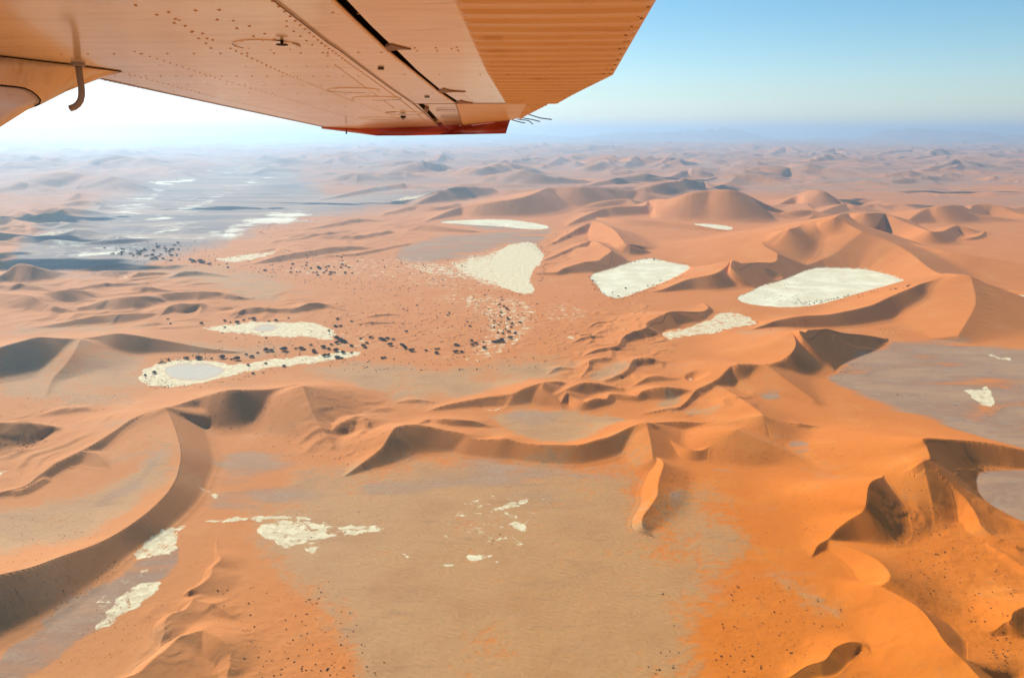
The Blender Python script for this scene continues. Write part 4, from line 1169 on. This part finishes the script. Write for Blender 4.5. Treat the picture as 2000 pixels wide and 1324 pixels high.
# strut end fairing below the wing and the strut inside it
def loft(name, secs, mat, close=True, smooth=True, parent=wing):
    bm = bmesh.new(); rows = [[bm.verts.new(p) for p in s_] for s_ in secs]; n = len(secs[0])
    for a, b in zip(rows, rows[1:]):
        for k in range(n): bm.faces.new((a[k], a[(k + 1) % n], b[(k + 1) % n], b[k]))
    bm.faces.new(rows[0]); bm.faces.new(rows[-1][::-1])
    bmesh.ops.recalc_face_normals(bm, faces=bm.faces)
    return link(name, bm, mat, parent, smooth)
topc = [(-160, 92), (-80, 102), (0, 111), (40, 116), (90, 122), (140, 127.5), (190, 134.5), (236, 141)]
botc = [(-160, 330), (-80, 275), (0, 238), (40, 220), (75, 207), (125, 181), (180, 160), (222, 145)]
secs = []
for (a, b), (c_, d) in zip(topc, botc):
    T = wp(a, b, -.0005); dp = depth_of(a, b); h = .5 * (abs(d - b) / FPX * dp)
    Bt = at_depth(c_, d, dp * 1.03)
    sec = []
    for k in range(12):
        t = k / 11
        # curved cheek bulging towards the cabin, then back up the far side
        p = T.lerp(Bt, math.sin(t * math.pi / 2) ** 1.0)
        p = p + Vector((.10 * h, -.55 * h, 0)) * math.sin(t * math.pi) * .8
        sec.append(p)
    T2 = wp(a, b, -.0005) + Vector((-.25 * h, 1.5 * h, 0))
    for k in range(1, 8):
        t = k / 7
        p = Bt.lerp(T2, t) + Vector((0, .45 * h, -.25 * h)) * math.sin(t * math.pi)
        sec.append(p)
    secs.append(sec)
cuff = loft("strut_cuff", secs, M_WHITE)
bm = bmesh.new(); ribbon(bm, [wp(*q, -.003) for q in topc[1:]], .008, .003)
link("cuff_seam", bm, M_DARK, cuff)
# strut: rounded end entering the cuff, nearer the eye
dpt = depth_of(0, 111) * .90
outl = [(-220, 140), (-100, 158), (0, 167), (30, 170), (48, 173), (62, 179), (73, 188), (79, 196), (77, 203), (68, 208), (58, 212), (0, 249), (-100, 312), (-220, 388)]
cen = at_depth(-40, 225, dpt)
def inner(p, f): return cen.lerp(p, f)
front = [at_depth(x, y, dpt) for x, y in outl]
bm = bmesh.new()
rA = [bm.verts.new(inner(p, .86) + Vector((-.02, .05, .01))) for p in front]
rB = [bm.verts.new(p) for p in front]
rC = [bm.verts.new(inner(p, .93) + Vector((0, -.012, 0))) for p in front]
rD = [bm.verts.new(inner(p, .75) + Vector((0, -.020, 0))) for p in front]
n = len(front)
for a, b in ((rA, rB), (rB, rC), (rC, rD)):
    for k in range(n): bm.faces.new((a[k], a[(k + 1) % n], b[(k + 1) % n], b[k]))
bm.faces.new(rD); bm.faces.new(rA[::-1])
bmesh.ops.recalc_face_normals(bm, faces=bm.faces)
st = link("strut", bm, M_WHITE, wing, smooth=True)
bm = bmesh.new(); tube(bm, [at_depth(q[0], q[1], dpt * .997) for q in outl[2:10]], .0022, 6)
link("strut_seal", bm, M_DARK, st)
# bent vent tube under the wing with its flange
base = wp(152.5, 126.5, -.001); dp = depth_of(152.5, 126.5)
pts = [(153, 126), (154.5, 140), (157, 158), (159, 172), (159.5, 185), (157.5, 196), (152, 204.5), (145, 209.5), (137, 212)]
bm = bmesh.new(); tube(bm, [at_depth(x, y, dp * .985) for x, y in pts], .0096, 16)
vt = link("vent_tube", bm, M_STEEL, wing, smooth=True); vt['label'] = "bent grey metal vent tube below the wing"
c = at_depth(152.5, 127, dp * .985)
bm = bmesh.new(); tube(bm, [c + Vector((0, 0, .006)), c + Vector((0, 0, -.002)), c + Vector((0, 0, -.006))], .02, 20, True, [.020, .020, .0165])
link("flange", bm, M_STEEL, vt)
# ------------------------------------------------------------------ trees and bushes
AZs = AZ; LR = np.log(rad)
def zat(x, y):
    r = math.hypot(x, y); a = math.atan2(x, y)
    i = int(np.clip(np.searchsorted(rad, r) - 1, 0, NR - 2)); j = int(np.clip(np.searchsorted(az_f, a) - 1, 0, len(az_f) - 2))
    fr = (r - rad[i]) / (rad[i + 1] - rad[i]); fa = (a - az_f[j]) / (az_f[j + 1] - az_f[j])
    z = lambda p, q: Z[p * NA + q]
    return (z(i, j) * (1 - fr) + z(i + 1, j) * fr) * (1 - fa) + (z(i, j + 1) * (1 - fr) + z(i + 1, j + 1) * fr) * fa
def drop(px, py):
    """ground point seen at a photo pixel, marching along the view ray over the dunes"""
    d = ray(px, py)
    if d[2] > -1e-3: return None
    t1 = -CAM_H / d[2]; t = t1 * .62; st = t1 * .004
    while t < t1:
        if CAM_H + d[2] * t < zat(d[0] * t, d[1] * t): break
        t += st
    t = min(t, t1)
    x, y = d[0] * t, d[1] * t
    return Vector((x, y, zat(x, y)))
def leaf_mat(name, c1, c2):
    t = NT(name); n = t.noise(t.obj(), .9, 4, .6)
    t.l(t.mix(t.step(n, .35, .7), c1, c2), t.b.inputs['Base Color']); t.b.inputs['Roughness'].default_value = .7
    return t.m
M_LEAF = leaf_mat("camelthorn_leaves", (.038, .045, .028), (.10, .105, .065))
M_BARK = leaf_mat("camelthorn_bark", (.05, .035, .025), (.09, .065, .045))
M_SCRUB = leaf_mat("dry_scrub", (.075, .060, .035), (.16, .12, .065))
M_TUFT = leaf_mat("desert_bush", (.10, .040, .016), (.19, .08, .028))
def tree_meshes(seed, w, h):
    rnd = random.Random(seed)
    bm = bmesh.new()
    hub = Vector((0, 0, h * .26))
    tube(bm, [Vector((0, 0, -.6)), Vector((.1, .05, h * .16)), hub], .5, 8, True, [.55, .42, .36])
    tips = []
    for k in range(6):
        a = k * 1.05 + rnd.random() * .7; L = w * rnd.uniform(.26, .4)
        tip = hub + Vector((math.cos(a) * L, math.sin(a) * L, h * rnd.uniform(.10, .34)))
        mid = hub.lerp(tip, .5) + Vector((0, 0, h * .07))
        tube(bm, [hub - Vector((0, 0, .3)), mid, tip], .2, 6, True, [.26, .18, .07]); tips.append(tip)
    trunk = bpy.data.meshes.new("trunk"); bm.to_mesh(trunk); bm.free(); trunk.materials.append(M_BARK)
    bm = bmesh.new()
    lobes = [(t_, w * rnd.uniform(.19, .27)) for t_ in tips] + [(Vector((rnd.gauss(0, w * .13), rnd.gauss(0, w * .13), h * rnd.uniform(.42, .7))), w * rnd.uniform(.2, .28)) for _ in range(7)]
    for c, r in lobes:
        for _ in range(60):
            v = Vector((rnd.gauss(0, 1), rnd.gauss(0, 1), rnd.gauss(0, .8))).normalized() * r * rnd.uniform(.55, 1.08)
            v.z *= .8
            p = c + v; s_ = w * rnd.uniform(.030, .062)
            u = Vector((rnd.gauss(0, 1), rnd.gauss(0, 1), rnd.gauss(0, 1))).normalized(); q = u.orthogonal().normalized(); z_ = u.cross(q)
            vs = [bm.verts.new(p + q * s_ * math.cos(k * 1.5708) + z_ * s_ * math.sin(k * 1.5708) + u * s_ * rnd.uniform(-.25, .25)) for k in range(4)]
            bm.faces.new(vs)
    crown = bpy.data.meshes.new("crown"); bm.to_mesh(crown); bm.free(); crown.materials.append(M_LEAF)
    return trunk, crown
TREES = [tree_meshes(s_, 14.0, 9.0) for s_ in range(5)]
def place_tree(px, py, size, label, group):
    p = drop(px, py)
    if p is None: return
    tr, cr = TREES[random.randrange(5)]
    e = bpy.data.objects.new("acacia_tree", None); COL.objects.link(e)
    e.location = p; e.rotation_euler = (0, 0, random.uniform(0, 6.28)); k = size / 16.0; e.scale = (k, k, k * random.uniform(.85, 1.15))
    tag(e, label, "tree", group)
    for n_, m_ in (("trunk", tr), ("crown", cr)):
        o = bpy.data.objects.new(n_, m_); COL.objects.link(o); o.parent = e
random.seed(11)
def A(l): return [(x / 2.857, 500 + y / 2.857, s_) for x, y, s_ in l]
def B(l): return [(650 + x / 2.857, 500 + y / 2.857, s_) for x, y, s_ in l]
G1 = ("dark tree on the rim of the round white pan", "trees round the round white pan",
      A([(1110, 576, 17), (1040, 575, 13), (1240, 572, 15), (1322, 580, 16), (1405, 566, 12), (940, 582, 9), (905, 595, 8), (862, 655, 12), (810, 668, 8), (1385, 612, 9), (1482, 602, 8), (1412, 658, 8), (1585, 617, 9), (1375, 553, 8), (1440, 543, 7), (890, 600, 6), (1290, 578, 7), (1180, 575, 7)]))
G2 = ("dark tree beside the upper white crust", "trees round the upper white crust",
      A([(937, 355, 9), (952, 383, 8), (1125, 382, 11), (1255, 365, 11), (1325, 376, 14), (1415, 358, 15), (1540, 364, 11), (1500, 366, 7), (1360, 360, 8), (1285, 372, 7), (1390, 352, 7), (1610, 350, 7), (1885, 352, 9), (1870, 395, 9), (1835, 420, 8), (1905, 392, 8), (1255, 400, 7), (1485, 460, 7), (1880, 398, 7)]))
G3 = ("dark tree in the belt across the flat", "trees in the belt across the middle flat",
      A([(1880, 460, 13), (1910, 480, 17), (1880, 490, 13), (1850, 498, 10), (1805, 513, 15), (1835, 522, 12), (1755, 540, 14), (1750, 528, 10), (1485, 532, 16), (1515, 533, 14), (1585, 530, 18), (1680, 522, 14), (1875, 533, 10), (1915, 543, 10), (1810, 562, 13), (1832, 558, 12), (1885, 572, 11), (1960, 506, 10), (1650, 520, 9), (1735, 500, 9), (1700, 524, 8)]) +
      B([(20, 460, 15), (45, 478, 17), (70, 484, 12), (105, 504, 10), (170, 506, 13), (180, 514, 11), (190, 490, 9), (210, 460, 11), (270, 470, 14), (285, 474, 14), (305, 466, 12), (337, 470, 9), (320, 502, 14), (385, 500, 13), (395, 508, 11), (405, 518, 12), (440, 532, 15), (18, 533, 14), (58, 543, 12), (25, 570, 14), (50, 572, 9), (105, 543, 8), (155, 463, 9), (410, 425, 9), (578, 545, 12), (520, 530, 9), (575, 522, 8), (590, 521, 7), (686, 540, 15), (718, 538, 9), (722, 539, 8), (685, 500, 11), (700, 502, 10), (775, 478, 10), (800, 492, 13), (780, 500, 12), (845, 516, 12), (840, 483, 7), (895, 484, 11), (910, 484, 14), (925, 480, 15), (942, 474, 14), (950, 483, 10), (990, 460, 14), (1018, 436, 11), (980, 427, 10), (950, 436, 9), (995, 400, 9), (1000, 382, 10), (978, 356, 12), (975, 350, 8), (938, 318, 9), (935, 338, 8), (1045, 374, 9), (765, 395, 9), (750, 370, 7), (650, 320, 8), (640, 332, 7), (470, 278, 7), (395, 300, 7), (275, 573, 9), (15, 398, 10), (40, 396, 10), (25, 356, 9), (105, 368, 9), (290, 570, 8)]))
G4 = ("tree on the flat before the yellowish pan", "trees on the flat before the yellowish pan",
      B([(945, 248, 8), (930, 273, 9), (955, 285, 10), (970, 298, 11), (980, 303, 9), (848, 221, 7), (940, 232, 7), (1140, 270, 6), (870, 300, 6)]) +
      [(975 + random.gauss(0, 8), 628 + i * 2.6, random.uniform(5, 8)) for i in range(10)])
def scatter(P, n, smin, smax):
    P = np.array(P, float); out = []
    (x0, y0), (x1, y1) = P.min(0), P.max(0)
    while len(out) < n:
        x, y = random.uniform(x0, x1), random.uniform(y0, y1)
        if poly_sd(np.array([x]), np.array([y]), P, 1)[0] > 0: out.append((x, y, random.uniform(smin, smax) * random.uniform(.7, 1)))
    return out
G5 = ("bluish tree in the river plain thicket", "trees at the foot of the river plain",
      scatter([(265, 492), (300, 478), (360, 474), (340, 512), (300, 512), (270, 505)], 46, 10, 22) + scatter([(195, 485), (250, 488), (262, 500), (215, 498)], 14, 10, 18) + scatter([(360, 505), (418, 515), (418, 523), (365, 513)], 12, 10, 24) + [(518, 530, 14), (445, 524, 12), (443, 516, 10)])
G6 = ("distant tree behind the long low dune", "trees behind the long low dune",
      scatter([(545, 520), (600, 512), (680, 518), (690, 535), (640, 540), (555, 535)], 34, 9, 17) + scatter([(650, 500), (780, 510), (880, 525), (800, 535), (660, 515)], 14, 6, 11))
G7 = ("tree on the edge of the square pan", "trees round the square white pan",
      [(1277, 507, 9), (1240, 512, 7), (1158, 549, 8), (1222, 564, 8), (1208, 579, 7), (1180, 574, 6), (1265, 559, 6), (1290, 549, 6), (1196, 572, 6), (1150, 541, 6), (1302, 506, 5), (1262, 506, 7)])
G8 = ("tree at the rim of the bright right pan", "trees at the rim of the bright right pan",
      [(1772, 561, 8), (1776, 558, 7), (1749, 565, 6), (1636, 582, 6), (1590, 593, 6), (1500, 556, 6), (1510, 553, 5), (1560, 587, 5)])
ENDS = (("western end", "middle", "eastern end"))
def words(L, i):
    xs = sorted(q[0] for q in L); ys = sorted(q[1] for q in L); ss = sorted(q[2] for q in L); n = len(L)
    x, y, s_ = L[i]
    r_ = sum(q < x for q in xs) / n
    w = ("western end", "west of centre", "centre", "east of centre", "eastern end")[min(int(r_ * 5), 4)]
    d = "near" if y > ys[n // 2] else "far"
    z = "large" if s_ >= ss[-1 - n // 4] else ("small" if s_ < ss[n // 3] else "middle-sized")
    return w, d, z
for lab, grp, L in (G1, G2, G3, G4, G5, G6, G7, G8):
    for i, (x, y, s_) in enumerate(L):
        w, d, z = words(L, i)
        place_tree(x, y, s_, "%s %s, %s side, %s" % (z, lab, d, w), grp)

def bush_bm(bm, p, r, rnd, n=9):
    for _ in range(n):
        v = Vector((rnd.gauss(0, .30), rnd.gauss(0, .30), abs(rnd.gauss(.2, .2)))) * r
        s_ = r * rnd.uniform(.3, .5); a = rnd.uniform(0, 3.14); tl = rnd.uniform(.3, 1.2)
        q = Vector((math.cos(a), math.sin(a), 0)); z_ = Vector((-math.sin(a) * math.cos(tl), math.cos(a) * math.cos(tl), math.sin(tl)))
        bm.faces.new([bm.verts.new(p + v + q * s_ * sx + z_ * s_ * sy) for sx, sy in ((-1, -.7), (.8, -1), (1, .8), (-.6, 1))])
BUSH = []
for i in range(4):
    bm = bmesh.new(); bush_bm(bm, Vector((0, 0, 0)), 1.0, random.Random(i), 26)
    me = bpy.data.meshes.new("desert_bush"); bm.to_mesh(me); bm.free(); me.materials.append(M_TUFT); BUSH.append(me)
# (polygon, how many, size, label place)
NEAR = [
 ([(640, 1130), (760, 1300), (760, 1324), (560, 1324), (600, 1180)], 46, "dark bush on the lower middle sand", "bushes on the lower middle sand"),
 ([(400, 1150), (640, 1130), (600, 1324), (450, 1324), (470, 1230)], 42, "dark bush beside the small dune chain", "bushes right of the small dune chain"),
 ([(1400, 1150), (1500, 1120), (1640, 1180), (1660, 1230), (1520, 1324), (1390, 1324)], 62, "dark bush on the lower right slope", "bushes on the lower right slope"),
 ([(1720, 950), (1830, 960), (1860, 1040), (1800, 1080), (1700, 1040)], 46, "dark bush in the shaded right hollow", "bushes in the shaded right hollow"),
 ([(1740, 1090), (1900, 1060), (1990, 1150), (1960, 1300), (1900, 1230), (1780, 1150)], 60, "dark bush on the hummocky right slope", "bushes on the right edge slope"),
 ([(1930, 1250), (1975, 1240), (1965, 1324), (1925, 1310)], 24, "dark bush in the lower right cluster", "bushes in the lower right cluster"),
 ([(1290, 1150), (1330, 1150), (1340, 1324), (1260, 1324)], 12, "lone dark bush on the tan flat", "bushes on the bare tan flat"),
]
for P, n_, lab, grp in NEAR:
    SC = scatter(P, n_, .9, 1.8)
    for i, (x, y, s_) in enumerate(SC):
        p = drop(x, y); w, d, z = words(SC, i)
        o = bpy.data.objects.new("desert_bush", BUSH[random.randrange(4)]); COL.objects.link(o)
        o.location = p; k = s_ * .82; o.scale = (k, k, k * .9); o.rotation_euler = (0, 0, random.uniform(0, 6.3))
        tag(o, "%s %s, %s row, %s" % (z, lab, d, w), "bush", grp)
FAR = [   # the rest of the scrub: (polygon, how many, smallest, largest)
 ([(400, 1150), (640, 1130), (760, 1324), (450, 1324)], 170, .7, 1.3),
 ([(180, 1180), (330, 1130), (330, 1220), (160, 1324), (100, 1324)], 120, .7, 1.4),
 ([(1400, 1120), (1650, 1130), (1700, 1324), (1390, 1324)], 260, .7, 1.4),
 ([(1560, 930), (1680, 940), (1640, 1010), (1540, 1080), (1480, 1060)], 90, .9, 1.7),
 ([(1700, 960), (1990, 1040), (2000, 1324), (1880, 1250), (1700, 1100)], 330, .8, 1.6),
 ([(1880, 890), (1990, 915), (1905, 930), (1912, 970), (1860, 920)], 110, 1.0, 2.2),
 ([(1290, 920), (1420, 930), (1380, 960), (1300, 950)], 60, 1, 1.9),
 ([(1300, 560 + 260), (1500, 830), (1600, 850), (1700, 900), (1400, 900)], 150, 1, 2.0),
 ([(650, 770), (800, 800), (760, 930), (600, 900)], 110, 1.3, 2.4),
 ([(390, 790), (560, 780), (500, 840), (440, 850)], 60, 1.3, 2.6),
 ([(480, 840), (640, 820), (690, 900), (560, 900)], 70, 1.3, 2.4),
 ([(0, 1130), (100, 1120), (200, 1090), (150, 1150), (0, 1250)], 60, .9, 1.8),
 ([(100, 1190), (260, 1070), (275, 1080), (100, 1215)], 60, .9, 1.8),
 ([(30, 850), (99, 840), (90, 870), (0, 900), (0, 870)], 60, 1.4, 2.8),
 ([(0, 1000), (180, 990), (220, 1040), (60, 1100), (0, 1110)], 120, .9, 1.7),
 ([(0, 780), (250, 760), (300, 800), (140, 800), (0, 820)], 110, 1.2, 2.4),
 ([(590, 990), (760, 1000), (760, 1050), (500, 1060)], 60, .9, 1.8),
 ([(700, 905), (1260, 905), (1280, 915), (700, 918)], 60, 1, 1.8),
 ([(900, 985), (1010, 1030), (1000, 1100), (900, 1090)], 22, 1, 2.2),
 ([(500, 740), (1000, 700), (1100, 730), (800, 780), (600, 770)], 70, 1.5, 2.6),
 ([(560, 640), (700, 620), (1100, 640), (1060, 720), (700, 730), (560, 700)], 520, 2.0, 5.0),
 ([(430, 640), (560, 650), (560, 700), (420, 690)], 70, 2.2, 5.0),
 ([(640, 550), (900, 570), (1050, 620), (900, 680), (640, 620)], 420, 2.4, 5.5),
 ([(540, 490), (900, 500), (940, 560), (700, 570), (520, 540)], 420, 3.0, 7.0),
 ([(900, 560), (1050, 575), (1060, 640), (960, 640)], 200, 2.4, 5.5),
 ([(1080, 560), (1260, 590), (1240, 680), (1060, 690)], 110, 2.0, 4.4),
 ([(430, 505), (560, 480), (640, 490), (520, 540), (420, 530)], 90, 3.5, 7.5),
 ([(180, 475), (420, 470), (430, 525), (260, 515)], 160, 4.0, 9.0),
 ([(470, 445), (560, 430), (640, 430), (520, 470)], 60, 4.5, 8.0),
 ([(300, 990 - 260), (350, 752), (440, 745), (520, 722), (560, 715), (560, 722), (440, 752), (350, 760), (300, 760), (270, 745)], 130, 1.8, 4.0),
 ([(300, 700), (400, 690), (480, 700), (400, 703), (320, 712)], 110, 2.2, 4.5),
 ([(1440, 575), (1560, 545), (1580, 555), (1560, 590), (1470, 590)], 70, 2.0, 4.2),
 ([(1540, 592), (1650, 580), (1660, 586), (1560, 598)], 110, 2.4, 5.0),
 ([(1640, 580), (1720, 564), (1780, 562), (1720, 570), (1660, 585)], 60, 2.4, 5.0),
 ([(1145, 540), (1160, 540), (1180, 573), (1230, 573), (1330, 535), (1340, 538), (1215, 590), (1165, 572)], 190, 2.4, 5.0),
 ([(1190, 525), (1260, 503), (1350, 515), (1350, 519), (1260, 508), (1190, 530)], 80, 2.4, 5.0),
 ([(1030, 478), (1050, 470), (1072, 495), (1065, 540), (1050, 560), (1058, 500)], 130, 3.0, 6.5),
 ([(1350, 610), (1430, 605), (1480, 630), (1400, 645)], 80, 2.0, 3.6),
 ([(1480, 640), (1560, 620), (1600, 640), (1500, 650)], 22, 1.8, 3.4),
 ([(1700, 640), (1760, 635), (1760, 655), (1710, 660)], 36, 1.8, 3.2),
 ([(1590, 738), (1634, 745), (1690, 700), (1735, 672), (1730, 668), (1670, 702), (1620, 740)], 80, 1.4, 2.6),
 ([(1440, 700), (1470, 750), (1420, 750)], 30, 1.3, 2.4),
 ([(1640, 720), (1960, 690), (1960, 830), (1700, 780)], 34, 1.6, 3.2),
 ([(1500, 760), (1760, 800), (1800, 850), (1550, 840)], 60, 1.1, 2.0),
]
bm = bmesh.new(); rnd = random.Random(5); bm2 = bmesh.new()
for P, n_, a, b in FAR:
    far_ = np.mean([q[1] for q in P]) < 760
    for x, y, s_ in scatter(P, n_, a, b):
        p = drop(x, y)
        if p is None: continue
        bush_bm(bm2 if far_ else bm, p, s_ * (.62 if far_ else .62) * rnd.uniform(.6, 1.15), rnd, 7)
tag(link("sand_scrub", bm, M_TUFT), kind='stuff'); tag(link("plain_scrub", bm2, M_SCRUB), kind='stuff')
